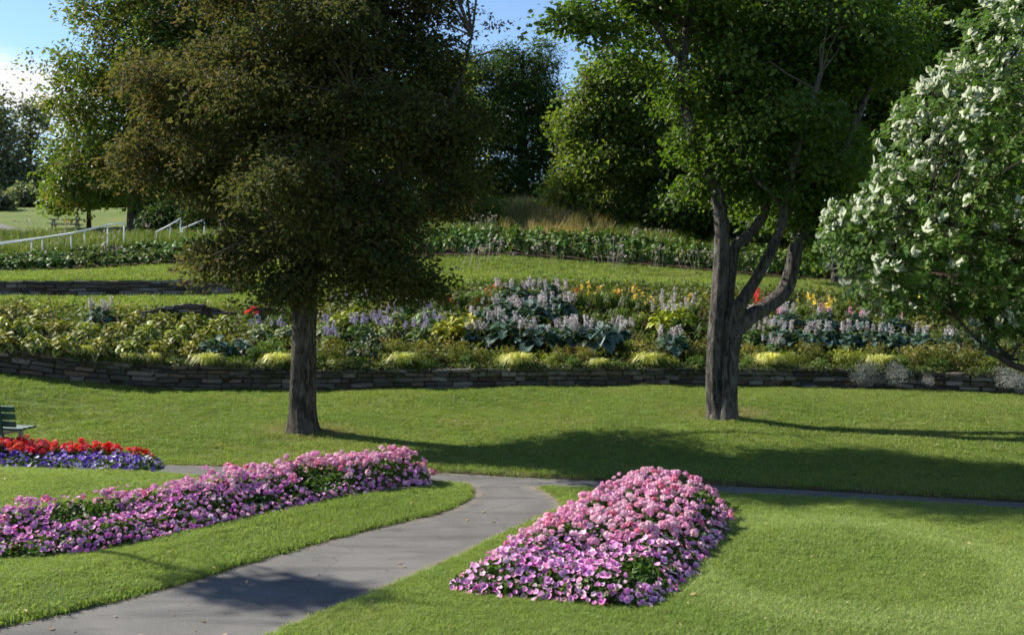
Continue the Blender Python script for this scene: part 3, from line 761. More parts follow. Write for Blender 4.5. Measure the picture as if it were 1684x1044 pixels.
# --- the whitebeam coming in from the side
def tree_white():
    d = 14.6; x = PX(1850, 500, d).x; b = Vector((x, d, down(x, d, .1)))
    t = thing('whitebeam_tree', b, 'leafy tree with white leaf undersides reaching in over the wall from the edge', 'tree')
    Q = lambda u, v, dd=0.0: PX(u, v, d + dd)
    me, P0 = trunk_mesh('trunk', rel([b + Vector((0, 0, -.15)), b + Vector((0, 0, .3)), Q(1826, 560), Q(1815, 460), Q(1800, 330), Q(1790, 200), Q(1785, 60), Q(1790, -60)], b), [.26, .2, .17, .16, .13, .10, .07, .04], M['bark_d'], 16, .02, 5, 5)
    ob('trunk', me, t); sk = [p + b for p in P0[8:]]
    limbs = [[(1822, 560, 0), (1760, 615, -.2), (1684, 606, -.3), (1645, 588, -.3), (1610, 560, -.3), (1570, 520, -.3)], [(1660, 594, -.3), (1640, 565, -.1), (1625, 530, .1)], [(1815, 470, 0), (1740, 440, .5), (1640, 430, .6), (1520, 430, .6), (1440, 410, .5)],
             [(1805, 380, 0), (1720, 320, .4), (1600, 280, .6), (1500, 230, .6)], [(1795, 260, 0), (1720, 190, .3), (1640, 130, .4)], [(1810, 430, 0), (1740, 420, -.3), (1600, 380, -.5), (1500, 350, -.5)]]
    for k, pp in enumerate(limbs):
        pts = [Q(*p) for p in pp]; r = .075 if k != 1 else .03
        me, P = trunk_mesh('limb', rel(pts, b), [r * (1 - .8 * i / (len(pts) - 1)) for i in range(len(pts))], M['bark_d'], 10, .02, 60 + k, 5); ob('limb', me, t); sk += [p + b for p in P]
    E = [ell_px(1640, 260, 190, 150, d, 2.0), ell_px(1500, 400, 150, 100, d, 1.6), ell_px(1640, 430, 150, 105, d, 1.7), ell_px(1700, 80, 130, 110, d, 1.8), ell_px(1560, 180, 85, 75, d, 1.0), ell_px(1410, 380, 62, 60, d, .8),
         ell_px(1640, 530, 75, 45, d, 1.0), ell_px(1800, 250, 160, 260, d, 2.2), ell_px(1740, 520, 90, 60, d, 1.0), ell_px(1480, 300, 60, 50, d, .8), ell_px(1480, 480, 95, 38, d, 1.0)]
    g = np.random.default_rng(9); C = np.array([e[0] for e in E]); R = np.array([e[1] for e in E]); ar = R[:, 0] * R[:, 2]
    pts = []
    while len(pts) < 4600:
        e = g.choice(len(E), p=ar / ar.sum()); dv = nrm(g.normal(size=3)); p = C[e] + R[e] * dv * (g.uniform(.2, .7) if g.uniform() < .25 else g.uniform(.7, 1.06))
        q = (((p - C) / R) ** 2).sum(1); q[e] = 9
        if q.min() < .45 and g.uniform() > .25: continue
        pts.append(p)
    pts = np.array(pts); cen = C[np.argmin((((pts[:, None] - C) / R) ** 2).sum(2), 1)]; od = nrm(pts - cen)
    # each shoot: a rosette of leaves standing up and out round its tip
    n = 9; N = len(pts) * n; id_ = np.repeat(np.arange(len(pts)), n)
    ax = nrm(od * .8 + np.array([0, 0, .75]) + g.normal(0, .25, od.shape)); ax = ax[id_]
    ring = nrm(np.cross(ax, g.normal(size=(N, 3)))); lift = g.uniform(.05, 1.0, (N, 1))
    cln = np.sin(pts[:, 0] * 5.1 + 1) * np.sin(pts[:, 2] * 5.7 + 2) + np.sin(pts[:, 1] * 6.3 + pts[:, 0] * 3.1)
    windy = (g.uniform(size=len(pts)) < np.clip(.17 * cln + .02 + .10 * (pts[:, 2] - 3) / 3 - .22 * (od[:, 0] + .15) - .08 * (pts[:, 0] - b.x + 2.6) / 2.6 + .16 * (od[:, 2] - .1), .02, .6))[id_]
    lift = np.where(windy[:, None], lift * 1.0 + .55, lift * .7 - .05)
    dr = nrm(ring + ax * lift); nr = nrm(ax - dr * (ax * dr).sum(1, keepdims=True) + g.normal(0, .22, (N, 3)))
    # blown-over shoots: leaves swept upright so that their pale undersides look out to the light
    wv = nrm(np.array([-.75, -.35, .55]) + g.normal(0, .4, (N, 3))); nr = np.where(windy[:, None], -wv, nr)
    sw = nrm(np.array([.35, .1, .8]) + g.normal(0, .5, (N, 3))); dr = np.where(windy[:, None], sw, dr)
    pos = pts[id_] + ring * .015 - ax * g.uniform(0, .12, (N, 1))
    L = np.where(windy, .125, .10) * g.uniform(.6, 1.2, N)
    V, Fc = leaf_hex(pos, nr, dr, L, L * .58, .22, .05)
    rv = np.repeat(np.clip(g.uniform(0, 1, len(pts))[id_] * .6 + g.uniform(0, .4, N), 0, 1), 6)
    crown_obj(t, b, V, Fc, rv, M['leaf_white'])
    tw = ob('twigs', twigs_mesh('twigs', pts - np.array(b[:]), rel(sk, b), np.random.default_rng(4), 420, .016, M['bark_d']), t); tag(tw, kind='stuff')
tree_white()

# --- trees of the background
def bg_tree(name, label, base_uv, d, ells, ncl, nlf, mat, L, r, trunk_r=.22, seed=1, group=None, ar=.6, flat=.55, trunk_px=None, bark='bark_d', trunk_from=None, stems=60, upw=.7, rndw=.7):
    b = PX(base_uv[0], base_uv[1], d); b.z = down(b.x, b.y, b.z)
    t = thing(name, b, label, 'tree', group)
    E = [ell_px(*e[:4], d, (e[4] if len(e) > 4 else None), (e[5] if len(e) > 5 else 0)) for e in ells]
    tops = max(c[2] + R[2] * .5 for c, R in E); E = lobes(E, 7, seed + 500, (.34, .54), .85, .55)
    if trunk_px: pts = [b + Vector((0, 0, -.3))] + [PX(u, v, d) for u, v in trunk_px]
    else: pts = [b + Vector((0, 0, -.3)), b + Vector((.1, 0, (tops - b.z) * .3)), b + Vector((-.1, .1, (tops - b.z) * .6)), b + Vector((.1, 0, (tops - b.z)))]
    me, P = trunk_mesh('trunk', rel(pts, b), [trunk_r * (1.25 - .95 * i / (len(pts) - 1)) for i in range(len(pts))], M[bark], 12, .02, seed, 5); ob('trunk', me, t)
    V, Fc, rv, cp = clump_cloud(E, int(ncl * 1.45), int(nlf * .8), r * .72, flat, .14, seed, .55, .5, upw, rndw, .35, L * .95, ar)
    crown_obj(t, b, V, Fc, rv, M[mat])
    tw = ob('twigs', twigs_mesh('twigs', cp - np.array(b[:]), P, np.random.default_rng(seed), stems, trunk_r * .22, M['bark_d']), t); tag(tw, kind='stuff')

GB = 'trees behind the planted bank'
bg_tree('broadleaf_tree', 'big fresh green tree behind the white handrails with trunk in view', (222, 388), 62, [(230, 60, 140, 130), (190, 180, 120, 120), (280, 200, 110, 120), (130, 280, 66, 60), (230, 290, 110, 55), (330, 60, 130, 120), (240, -80, 140, 110)], 1050, 46, 'leaf_turning', .30, 1.25, .42, 31, GB, trunk_px=[(222, 340), (226, 290), (235, 200), (240, 60)])
bg_tree('young_tree', 'small tree with thin trunk at the edge of the upper lawn', (146, 382), 66, [(130, 300, 62, 40), (175, 310, 50, 34), (105, 320, 36, 26)], 220, 40, 'leaf_bright', .26, .95, .14, 32, GB, trunk_px=[(146, 350), (145, 320), (142, 290)])
bg_tree('olive_tree', 'broad olive tree behind the bronze tree, mostly hidden by its crown', (400, 385), 64, [(400, 130, 160, 130), (420, 260, 150, 90), (480, 20, 120, 90), (540, 220, 120, 110), (560, 130, 110, 100)], 760, 40, 'leaf_olive', .32, 1.4, .4, 33, GB)
bg_tree('olive_tree', 'olive green tree filling the gap behind the bronze crown', (640, 360), 66, [(640, 200, 130, 120), (600, 280, 130, 90), (700, 270, 110, 90), (560, 240, 100, 90)], 700, 40, 'leaf_olive', .32, 1.4, .4, 34, GB)
bg_tree('pine_tree', 'dark evergreen tree with rounded top against the sky between the two big trees', (858, 345), 72, [(858, 120, 62, 62), (835, 190, 90, 90), (885, 230, 62, 90), (790, 180, 80, 85), (865, 300, 80, 55), (800, 290, 80, 60), (925, 300, 40, 50), (740, 240, 80, 110), (905, 190, 36, 60), (770, 110, 50, 50)], 1250, 52, 'needle', .30, 1.15, .4, 35, GB, ar=.34)
bg_tree('willow_leaved_tree', 'sunlit olive tree with pale twigs left of the forked tree', (1050, 380), 54, [(1070, 200, 115, 100), (985, 200, 62, 85), (1130, 260, 90, 95), (1000, 290, 76, 75), (1080, 320, 100, 55), (1150, 180, 80, 80), (950, 300, 50, 50), (955, 230, 44, 60), (1050, 130, 90, 50)], 1150, 46, 'leaf_olive', .27, 1.0, .26, 36, GB, trunk_px=[(1050, 340), (1035, 290), (1010, 230), (1040, 160)])
bg_tree('broadleaf_tree', 'bright green tree just behind the upper end of the forked trunk', (1185, 395), 50, [(1185, 250, 80, 90), (1180, 330, 66, 50), (1240, 310, 70, 70)], 480, 44, 'leaf_maple', .26, 1.0, .22, 37, GB)
bg_tree('broadleaf_tree', 'big dark green tree with leaning trunk behind the forked tree', (1385, 430), 40, [(1330, 120, 180, 140), (1480, 60, 190, 130), (1400, 270, 140, 100), (1560, 150, 150, 120), (1640, 20, 160, 110), (1280, 300, 90, 80), (1500, 330, 150, 90)], 1250, 48, 'leaf_maple', .24, 1.0, .36, 38, GB, trunk_px=[(1390, 360), (1405, 290), (1445, 180), (1505, 60), (1560, -40)])
bg_tree('broadleaf_tree', 'dark green tree behind the whitebeam, seen through its upper gaps', (1640, 440), 44, [(1640, 200, 200, 200), (1620, 340, 190, 90), (1800, 250, 150, 200)], 700, 40, 'leaf_maple', .28, 1.3, .34, 39, GB)
GFAR = 'far trees beyond the upper lawn'
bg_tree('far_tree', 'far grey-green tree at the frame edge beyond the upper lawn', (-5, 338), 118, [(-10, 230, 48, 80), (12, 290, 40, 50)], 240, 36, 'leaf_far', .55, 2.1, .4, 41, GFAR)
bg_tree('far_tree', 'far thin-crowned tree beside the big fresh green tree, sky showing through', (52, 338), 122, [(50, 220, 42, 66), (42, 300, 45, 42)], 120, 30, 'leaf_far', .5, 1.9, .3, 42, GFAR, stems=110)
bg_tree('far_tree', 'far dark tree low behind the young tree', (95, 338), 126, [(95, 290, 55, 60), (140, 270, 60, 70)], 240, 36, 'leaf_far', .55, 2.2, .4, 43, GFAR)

def shrub(name, label, u, v, w, h, mat, L, ncl, nlf, seed, group=None, ar=.6, cat='shrub', dd=0.0, r=None, nice=False):
    b = hit(u, v) or hit(u, v + 5) or hit(u, v + 12); s = b.y / F; t = thing(name, b, label, cat, group)
    W2, H2 = w * s / 2, h * s
    E = [((0, dd, H2 * .48), (W2 * .8, W2 * .6, H2 * .52)), ((-W2 * .5, dd, H2 * .35), (W2 * .5, W2 * .5, H2 * .38)), ((W2 * .5, dd - .05, H2 * .33), (W2 * .5, W2 * .5, H2 * .36))]
    V, Fc, rv, cp = clump_cloud(E, ncl, nlf, r or W2 * .22, .7, .3, seed, .6, .6, .5, .7, .2, L, ar, nice=nice)
    V[:, 2] = np.maximum(V[:, 2], .0)
    ob('foliage', mesh_np('foliage', V, Fc, M[mat], {'rnd': rv}), t)
    mb = MB(); g = np.random.default_rng(seed)
    for i in range(7):
        a = g.uniform(0, 6.28); e = np.array([math.cos(a) * W2 * .6, math.sin(a) * W2 * .4, H2 * .7]); V, Fc = tube([(0, 0, -.05), e * .45 + np.array([0, 0, H2 * .1]), e], [.02, .015, .006], 5); mb.add(V, Fc)
    ob('stems', mb.mesh('stems', M['bark_d'], True), t)
    return t
GSH = 'dark shrubs under the background trees'
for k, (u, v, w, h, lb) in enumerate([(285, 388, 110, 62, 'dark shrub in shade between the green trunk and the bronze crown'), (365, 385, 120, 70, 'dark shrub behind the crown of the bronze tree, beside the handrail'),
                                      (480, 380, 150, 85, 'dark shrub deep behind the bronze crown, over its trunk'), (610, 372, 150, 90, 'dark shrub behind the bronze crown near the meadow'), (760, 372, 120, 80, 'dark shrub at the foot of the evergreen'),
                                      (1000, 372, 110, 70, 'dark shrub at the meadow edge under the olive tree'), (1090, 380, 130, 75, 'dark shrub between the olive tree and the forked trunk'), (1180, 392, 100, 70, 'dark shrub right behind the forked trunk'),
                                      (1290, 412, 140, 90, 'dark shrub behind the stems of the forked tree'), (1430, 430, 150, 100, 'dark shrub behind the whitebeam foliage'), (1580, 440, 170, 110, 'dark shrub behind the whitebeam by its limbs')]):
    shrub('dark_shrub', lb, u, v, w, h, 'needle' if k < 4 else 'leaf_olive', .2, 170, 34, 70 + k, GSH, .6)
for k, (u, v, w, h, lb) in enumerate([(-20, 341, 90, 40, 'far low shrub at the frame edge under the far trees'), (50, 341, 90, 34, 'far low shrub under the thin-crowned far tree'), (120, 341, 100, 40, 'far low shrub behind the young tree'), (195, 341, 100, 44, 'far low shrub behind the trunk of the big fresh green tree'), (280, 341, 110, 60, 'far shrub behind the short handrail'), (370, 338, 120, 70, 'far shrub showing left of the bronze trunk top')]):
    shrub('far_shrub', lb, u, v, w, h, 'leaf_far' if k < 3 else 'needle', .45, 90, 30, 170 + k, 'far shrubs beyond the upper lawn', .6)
shrub('pale_shrub', 'pale green leafy shrub beside the forked trunk, up the slope', 1160, 378, 46, 60, 'leaf_under', .16, 90, 34, 95, None, .6)

# ------------------------------------------------------------------ stone walls
def stone_variants():
    import bmesh
    out = []
    for k in range(10):
        bm = bmesh.new(); r = random.Random(k); vs = []
        bmesh.ops.create_cube(bm, size=1.0)
        bmesh.ops.bevel(bm, geom=bm.edges[:], offset=.09, segments=1, affect='EDGES')
        for v in bm.verts: v.co += Vector((r.uniform(-.05, .05), r.uniform(-.06, .06), r.uniform(-.07, .07)))
        me = bpy.data.meshes.new('stone'); bm.to_mesh(me); bm.free(); me.materials.append(M['stone']); out.append(me)
    return out
STONES = stone_variants()
def stone_wall(label, front, height, name='dry_stone_wall', hmin=.075, hmax=.13, lmin=.18, lmax=.62, thick=.34, seed=1, maxparts=300, cap=True):
    """front: polyline of base points along the front face; height: per-point height"""
    r = random.Random(seed); P = [Vector(p) for p in front]
    seg = [0.0]
    for a, b in zip(P, P[1:]): seg.append(seg[-1] + (b.xy - a.xy).length)
    tot = seg[-1]
    def at(s):
        s = min(max(s, 0), tot - 1e-4); i = max(j for j in range(len(seg) - 1) if seg[j] <= s); t = (s - seg[i]) / (seg[i + 1] - seg[i])
        p = P[i].lerp(P[i + 1], t); h = height[i] * (1 - t) + height[i + 1] * t; d = (P[i + 1] - P[i]); return p, h, d
    c0, _, _ = at(tot / 2); t = thing(name, c0, label, 'wall')
    # dark core filling behind the stones
    mb = MB(); n = max(8, int(tot / .8)); ring = []
    for i in range(n + 1):
        p, h, d = at(tot * i / n); nn = Vector((-d.y, d.x, 0)).normalized(); q = p - c0
        ring.append([q + nn * .06 + Vector((0, 0, -.12)), q + nn * .06 + Vector((0, 0, h - .05)), q + nn * thick + Vector((0, 0, h - .05)), q + nn * thick + Vector((0, 0, -.12))])
    for a, b in zip(ring, ring[1:]): mb.add(a + b, [(0, 4, 5, 1), (1, 5, 6, 2), (2, 6, 7, 3)])
    mb.add(ring[0] + ring[-1], [(0, 1, 2, 3), (4, 7, 6, 5)])
    ob('core', mb.mesh('core', M['soil']), t)
    st = []; z0 = -.06; hmaxall = max(height)
    while z0 < hmaxall:
        ch = r.uniform(hmin, hmax); s = r.uniform(-.2, 0)
        while s < tot:
            L = r.uniform(lmin, lmax); p, h, d = at(s + L / 2)
            if z0 + ch * .55 < h:
                top = min(z0 + ch, h + r.uniform(0, .02))
                st.append((s + L / 2, L, z0 + (top - z0) / 2, top - z0, top >= h - .01))
            s += L
        z0 += ch
    r.shuffle(st); st.sort(key=lambda q: -q[1] * q[3] if True else 0)
    extra = []
    for i, (s, L, zc, hh, topc) in enumerate(st):
        p, h, d = at(s); ang = math.atan2(d.y, d.x) + r.uniform(-.05, .05); nn = Vector((-d.y, d.x, 0)).normalized()
        slope = math.atan2(d.z, d.xy.length)
        loc = p - c0 + Vector((0, 0, zc)) + nn * (.11 + r.uniform(-.06, .06))
        scl = (L * .97, .24 + r.uniform(-.03, .05), hh * r.uniform(.78, .97))
        rot = (r.uniform(-.10, .10), -slope * .9 + r.uniform(-.06, .06), ang)
        me = STONES[i % 10]
        if i < maxparts:
            o = ob('stone', me, t, loc); o.scale = scl; o.rotation_euler = rot
        else:
            from mathutils import Euler
            mt = Matrix.Translation(loc) @ Euler(rot).to_matrix().to_4x4() @ Matrix.Diagonal((*scl, 1)); extra.append((me, mt))
    if extra:
        mb = MB()
        for me, mt in extra: mb.add([mt @ v.co for v in me.vertices], [p.vertices[:] for p in me.polygons])
        tag(ob('small_stones', mb.mesh('small_stones', M['stone']), t), kind='stuff')
    return t
ii = [i for i, u in enumerate(US) if -140 <= u <= 1830][::4]
stone_wall('long curved dry stone retaining wall at the foot of the planted bank', [WB[i] for i in ii], [WT[i][2] - WB[i][2] for i in ii], seed=3)
i2 = [i for i, u in enumerate(US) if -60 <= u <= 400][::3]
stone_wall('straight stone terrace wall on the grass above the yellow hostas', [K2[i] + np.array([0, -.08, 0]) for i in i2], [(K3[i][2] - K2[i][2] + .02) * (1 if US[i] < 340 else max(.35, 1 - (US[i] - 340) / 90)) for i in i2], seed=4, hmin=.1, hmax=.2, lmin=.25, lmax=.8)
w3 = [hit(u, v) for u, v in ((205, 530), (250, 528), (300, 526), (345, 524), (378, 524))]
stone_wall('low short stone wall stub half hidden behind the yellow hostas', [p + Vector((0, -.1, 0)) for p in w3], [.22, .38, .45, .45, .2], seed=5, hmin=.08, hmax=.16, lmin=.2, lmax=.5)

# ------------------------------------------------------------------ flower beds of the lawn
def petal_mat(name, c_mid, c_edge, c_eye, trans=.25):
    m, t = newmat(name); b = NB(t)
    r = b.n('ShaderNodeObjectInfo').outputs['Random']
    c = b.ramp(b.attr('rad'), [(0.0, c_eye), (0.35, c_mid), (1.0, c_edge)])
    nz = b.noise(7.0, 2, .5, b.pos())
    hsv = b.n('ShaderNodeHueSaturation'); b.l(c, hsv.inputs['Color'])
    b.l(b.rng(nz, .3, .7, .8, 1.15), hsv.inputs['Value']); b.l(b.rng(r, 0, 1, .488, .512), hsv.inputs['Hue'])
    b.l(b.rng(b.noise(11.0, 2, .5, b.pos()), .3, .7, .78, 1.08), hsv.inputs['Saturation'])
    p = b.bsdf(hsv.outputs[0], .6, .15)
    tr = b.n('ShaderNodeBsdfTranslucent'); b.l(hsv.outputs[0], tr.inputs[0])
    mx = b.n('ShaderNodeMixShader'); mx.inputs[0].default_value = trans
    b.l(p, mx.inputs[1]); b.l(tr.outputs[0], mx.inputs[2]); b.out(mx.outputs[0]); return m
PM = {'magenta': petal_mat('petal_magenta', (.56, .09, .41), (.68, .22, .56), (.35, .02, .2)),
      'orchid': petal_mat('petal_orchid', (.64, .20, .53), (.73, .36, .66), (.5, .1, .3)),
      'pink': petal_mat('petal_pink', (.72, .24, .44), (.78, .39, .56), (.6, .2, .3)),
      'pale': petal_mat('petal_pale_pink', (.74, .40, .58), (.78, .54, .68), (.7, .6, .5)),
      'rose': petal_mat('petal_rose', (.68, .12, .24), (.74, .24, .36), (.6, .1, .2)),
      'blush': petal_mat('petal_blush', (.77, .38, .50), (.82, .55, .64), (.7, .3, .4)),
      'red': petal_mat('petal_red', (.72, .02, .008), (.80, .045, .015), (.5, .02, .01)),
      'violet': petal_mat('petal_violet', (.11, .03, .40), (.19, .07, .52), (.10, .03, .30)),
      'lavender': petal_mat('petal_lavender', (.34, .29, .50), (.48, .44, .58), (.3, .3, .4)),
      'lilac': petal_mat('petal_pale_lilac', (.52, .46, .49), (.62, .57, .59), (.4, .4, .35)),
      'yellow': petal_mat('petal_yellow', (.75, .50, .03), (.80, .58, .06), (.5, .4, .03)),
      'orange': petal_mat('petal_orange', (.70, .13, .015), (.75, .2, .03), (.4, .2, .03)),
      'white': petal_mat('petal_white', (.74, .73, .68), (.8, .8, .77), (.6, .6, .3))}
def petunia(col, seed):
    g = np.random.default_rng(seed); n = 10; V = [(0, 0, -.55)]; rad = [0.0]
    for k in range(n):
        a = 2 * math.pi * k / n; r = (1.0 if k % 2 == 0 else .84) * g.uniform(.9, 1.08); V.append((r * math.cos(a), r * math.sin(a), g.uniform(-.28, .24))); rad.append(1.0)
    me = bpy.data.meshes.new('blossom'); me.from_pydata(V, [], [(0, 1 + k, 1 + (k + 1) % n) for k in range(n)]); me.materials.append(PM[col])
    at = me.attributes.new('rad', 'FLOAT', 'POINT'); at.data.foreach_set('value', np.array(rad, np.float32))
    me.polygons.foreach_set('use_smooth', np.full(n, True)); return me
def umbel(col, seed, nf=17):
    g = np.random.default_rng(seed); V = []; Fc = []; rad = []
    for i in range(nf):
        ph = (i + .5) / nf; ct = 1 - 1.35 * ph; st = math.sqrt(max(0, 1 - ct * ct)); a = i * 2.39996
        n = Vector((st * math.cos(a), st * math.sin(a), ct)) + Vector(g.normal(0, .15, 3)); n.normalize()
        c = Vector((n.x, n.y, n.z * .72)) * g.uniform(.62, .95); x = n.orthogonal().normalized(); y = n.cross(x); k = len(V)
        V.append(c - n * .12); rad.append(0.1); fr = g.uniform(.36, .48); o = g.uniform(0, 6)
        for j in range(5): q = o + j * 1.2566; V.append(c + (x * math.cos(q) + y * math.sin(q)) * fr + n * g.uniform(-.05, .06)); rad.append(1.0)
        Fc += [(k, k + 1 + j, k + 1 + (j + 1) % 5) for j in range(5)]
    me = bpy.data.meshes.new('flower_head'); me.from_pydata([tuple(v) for v in V], [], Fc); me.materials.append(PM[col])
    at = me.attributes.new('rad', 'FLOAT', 'POINT'); at.data.foreach_set('value', np.array(rad, np.float32)); return me
PET = {c: [petunia(c, i) for i in range(3)] for c in ('magenta', 'orchid', 'pink', 'pale', 'violet', 'lavender', 'white')}
UMB = {c: [umbel(c, i) for i in range(3)] for c in ('pink', 'rose', 'blush', 'red')}
def joined(name, items, parent, mats):
    Vs, Fs, rad, mi, o = [], [], [], [], 0
    for me, mt in items:
        co = np.empty(len(me.vertices) * 3, np.float32); me.vertices.foreach_get('co', co); co = co.reshape(-1, 3)
        A = np.array(mt); Vs.append(co @ A[:3, :3].T + A[:3, 3]); r = np.empty(len(co), np.float32); me.attributes['rad'].data.foreach_get('value', r); rad.append(r)
        f = np.empty(len(me.polygons) * 3, np.int32); me.polygons.foreach_get('vertices', f); Fs.append(f.reshape(-1, 3) + o); o += len(co)
        mi += [mats.index(me.materials[0])] * len(me.polygons)
    return tag(ob(name, mesh_np(name, np.vstack(Vs), np.vstack(Fs), mats, {'rad': np.concatenate(rad)}, midx=mi), parent), kind='stuff')
def orient(n, spin, s):
    n = Vector(n).normalized(); x = n.orthogonal().normalized(); y = n.cross(x); R = Matrix((x, y, n)).transposed()
    return R @ Matrix.Rotation(spin, 3, 'Z') @ Matrix.Diagonal((s, s, s))
def flower_bed(name, label, poly, height, chooser, npts, nleaf, seed, leafL=.07):
    g = np.random.default_rng(seed); A = np.array(poly); lo, hi = A.min(0), A.max(0)
    c = Vector((*A.mean(0), 0)); c.z = down(c.x, c.y); t = thing(name, c, label, 'flower bed')
    # soil, a low mound filling the outline
    n = 46; gx, gy = np.meshgrid(np.linspace(lo[0] - .1, hi[0] + .1, n), np.linspace(lo[1] - .1, hi[1] + .1, n)); XY = np.stack([gx.ravel(), gy.ravel()], 1)
    sd = poly_sd(XY, poly); gz = np.array([down(x, y) for x, y in XY]); z = gz + np.clip(sd * .5, -.06, .07)
    Fc = grid_faces(n, n); keep = sd[Fc].max(1) > -.06
    ob('soil', mesh_np('soil', np.column_stack([XY, z]) - np.array(c[:]), Fc[keep], M['soil'], smooth=True), t)
    def samp(k, mn):
        out = []
        while len(out) < k:
            P = g.uniform(lo, hi, (k * 3, 2)); s = poly_sd(P, poly); P = P[s > mn]; out += list(P)
        return np.array(out[:k])
    P = samp(nleaf, -.04); s = poly_sd(P, poly); H = height(P, s); gz = np.array([down(x, y) for x, y in P])
    fz = g.uniform(.05, 1.0, nleaf) ** .7
    pos = np.column_stack([P, gz + H * fz * .84]); nr = nrm(g.normal(size=(nleaf, 3)) * .6 + np.array([0, -.1, .9])); dr = g.normal(size=(nleaf, 3))
    L = leafL * g.uniform(.6, 1.35, nleaf); V, Fc = leaf_quads(pos - np.array(c[:]), nr, dr, L, L * .7)
    tag(ob('foliage', mesh_np('foliage', V, Fc, M['leaf_bed'], {'rnd': np.repeat(np.clip(g.uniform(0, 1, nleaf) * .7 + .3 * vnoise(P[:, 0], P[:, 1], 3, 4), 0, 1), 4)}), t), kind='stuff')
    # blossoms, kept a little apart
    cand = samp(npts * 5, -.07); cell = {}; pts = []
    for p in cand:
        key = (int(p[0] // .046), int(p[1] // .046))
        if any((key[0] + i, key[1] + j) in cell and math.dist(cell[(key[0] + i, key[1] + j)], p) < .043 for i in (-1, 0, 1) for j in (-1, 0, 1)): continue
        cell[key] = p; pts.append(p)
        if len(pts) >= npts: break
    pts = np.array(pts); s = poly_sd(pts, poly); H = height(pts, s)
    e = .06; gxn = (height(pts + [e, 0], poly_sd(pts + [e, 0], poly)) - height(pts - [e, 0], poly_sd(pts - [e, 0], poly))) / (2 * e)
    gyn = (height(pts + [0, e], poly_sd(pts + [0, e], poly)) - height(pts - [0, e], poly_sd(pts - [0, e], poly))) / (2 * e)
    its = {'blossom': [], 'flower_head': []}
    for i, p in enumerate(pts):
        ch = chooser(p, s[i], g)
        if ch is None: continue
        kind, col, sz = ch
        nn = Vector((-gxn[i], -gyn[i], 1.0)).normalized() + Vector(g.normal(0, .32, 3)) + Vector((0, -.15, 0))
        drop = g.normal(0, .03) if s[i] > .16 else -g.uniform(0, .45) * H[i]
        if s[i] < .16:
            go_ = Vector((-gxn[i], -gyn[i])); p = p + np.array(go_.normalized()[:]) * g.uniform(.0, .09) if go_.length > .01 else p
        z = down(p[0], p[1]) + H[i] + drop + (.05 if kind == 'flower_head' else 0)
        me = (PET if kind == 'blossom' else UMB)[col][i % 3]
        its[kind].append((me, Vector((p[0], p[1], z)) - c, nn, g.uniform(0, 6.28), sz * g.uniform(.62, 1.25)))
    for kind, L in its.items():
        L.sort(key=lambda q: (q[1] + c).length / q[4] * .06); rest = []
        for i, (me, loc, nn, sp, sz) in enumerate(L):
            R = orient(nn, sp, sz); mt = R.to_4x4(); mt.translation = loc
            if i < 300: o = ob(kind, me, t); o.matrix_local = mt
            else: rest.append((me, mt))
        if rest:
            mats = list({m_.materials[0].name: m_.materials[0] for m_, _ in rest}.values()); joined('blossoms' if kind == 'blossom' else 'flower_heads', rest, t, mats)
    return t
def gap(p, seed, th): return vnoise(np.array([p[0]]), np.array([p[1]]), 3.4, seed)[0] < th
AXL = Vector((4.4, 3.5, 0)).normalized(); NL = Vector((-AXL.y, AXL.x, 0))
def cross_l(P):
    P = np.atleast_2d(P); return (P[:, 0] + 3.6) * NL.x + (P[:, 1] - 13.05) * NL.y
def h_left(P, s):
    ed = np.clip((s + .06) / .30, 0, 1) ** .6; return (.19 + .17 * np.clip((cross_l(P) + .3) / .5, 0, 1)) * ed * (1 + .30 * vnoise(P[:, 0], P[:, 1], 4.0, 12)) + .03
def ch_left(p, s, g):
    cr = cross_l(p)[0]
    if gap(p, 51, -.74): return None
    warm = np.clip((p[0] + 4.6) / 2.2, 0, 1)
    if cr > .05 + .10 * g.normal() and g.uniform() < .35 + .6 * warm:
        if g.uniform() < .42: return None
        return 'flower_head', g.choice(['pink', 'blush', 'rose'], p=[.42, .45, .13]), .05
    return 'blossom', g.choice(['magenta', 'orchid', 'pink', 'pale'], p=[.52 - .2 * warm, .30, .10 + .14 * warm,   .08 + .06 * warm]), .034
flower_bed('flower_bed', 'long bed of magenta and pink flowers on the lawn beside the path', BEDS['left'], h_left, ch_left, 2700, 15000, 61)
def zone_r(P):
    P = np.atleast_2d(P); return (P[:, 0] - .35) * (-.905) + (P[:, 1] - 9.6) * .425, (P[:, 0] - .35) * .425 + (P[:, 1] - 9.6) * .905
def h_right(P, s):
    a, l = zone_r(P); ed = np.clip((s + .06) / .34, 0, 1) ** .6
    hi_ = np.clip((a + .75 + .25 * np.clip((l - 1) / 2, 0, 1)) / .5, 0, 1) * np.clip((l - .8) / .6, 0, 1)
    return (.19 + .14 * hi_) * ed * (1 + .24 * vnoise(P[:, 0], P[:, 1], 4.0, 13)) + .03
def ch_right(p, s, g):
    a, l = zone_r(p); a, l = a[0], l[0]
    if gap(p, 52, -.76): return None
    ger = (l > 1.15 + .25 * g.normal()) and (a > -.62 - .3 * min(1, max(0, (l - 1) / 2)) + .18 * g.normal())
    if ger or (a > .35 and l > .6):
        if g.uniform() < .42: return None
        if g.uniform() < .30: return 'blossom', g.choice(['orchid', 'pale', 'pink'], p=[.5, .2, .3]), .036
        return 'flower_head', g.choice(['pink', 'blush', 'rose'], p=[.42, .46, .12]), .044
    return 'blossom', g.choice(['magenta', 'orchid', 'pink', 'pale'], p=[.22, .46, .15, .17]), .036
flower_bed('flower_bed', 'wedge-shaped bed of pink flowers in the middle of the open lawn', BEDS['right'], h_right, ch_right, 2500, 15000, 62)
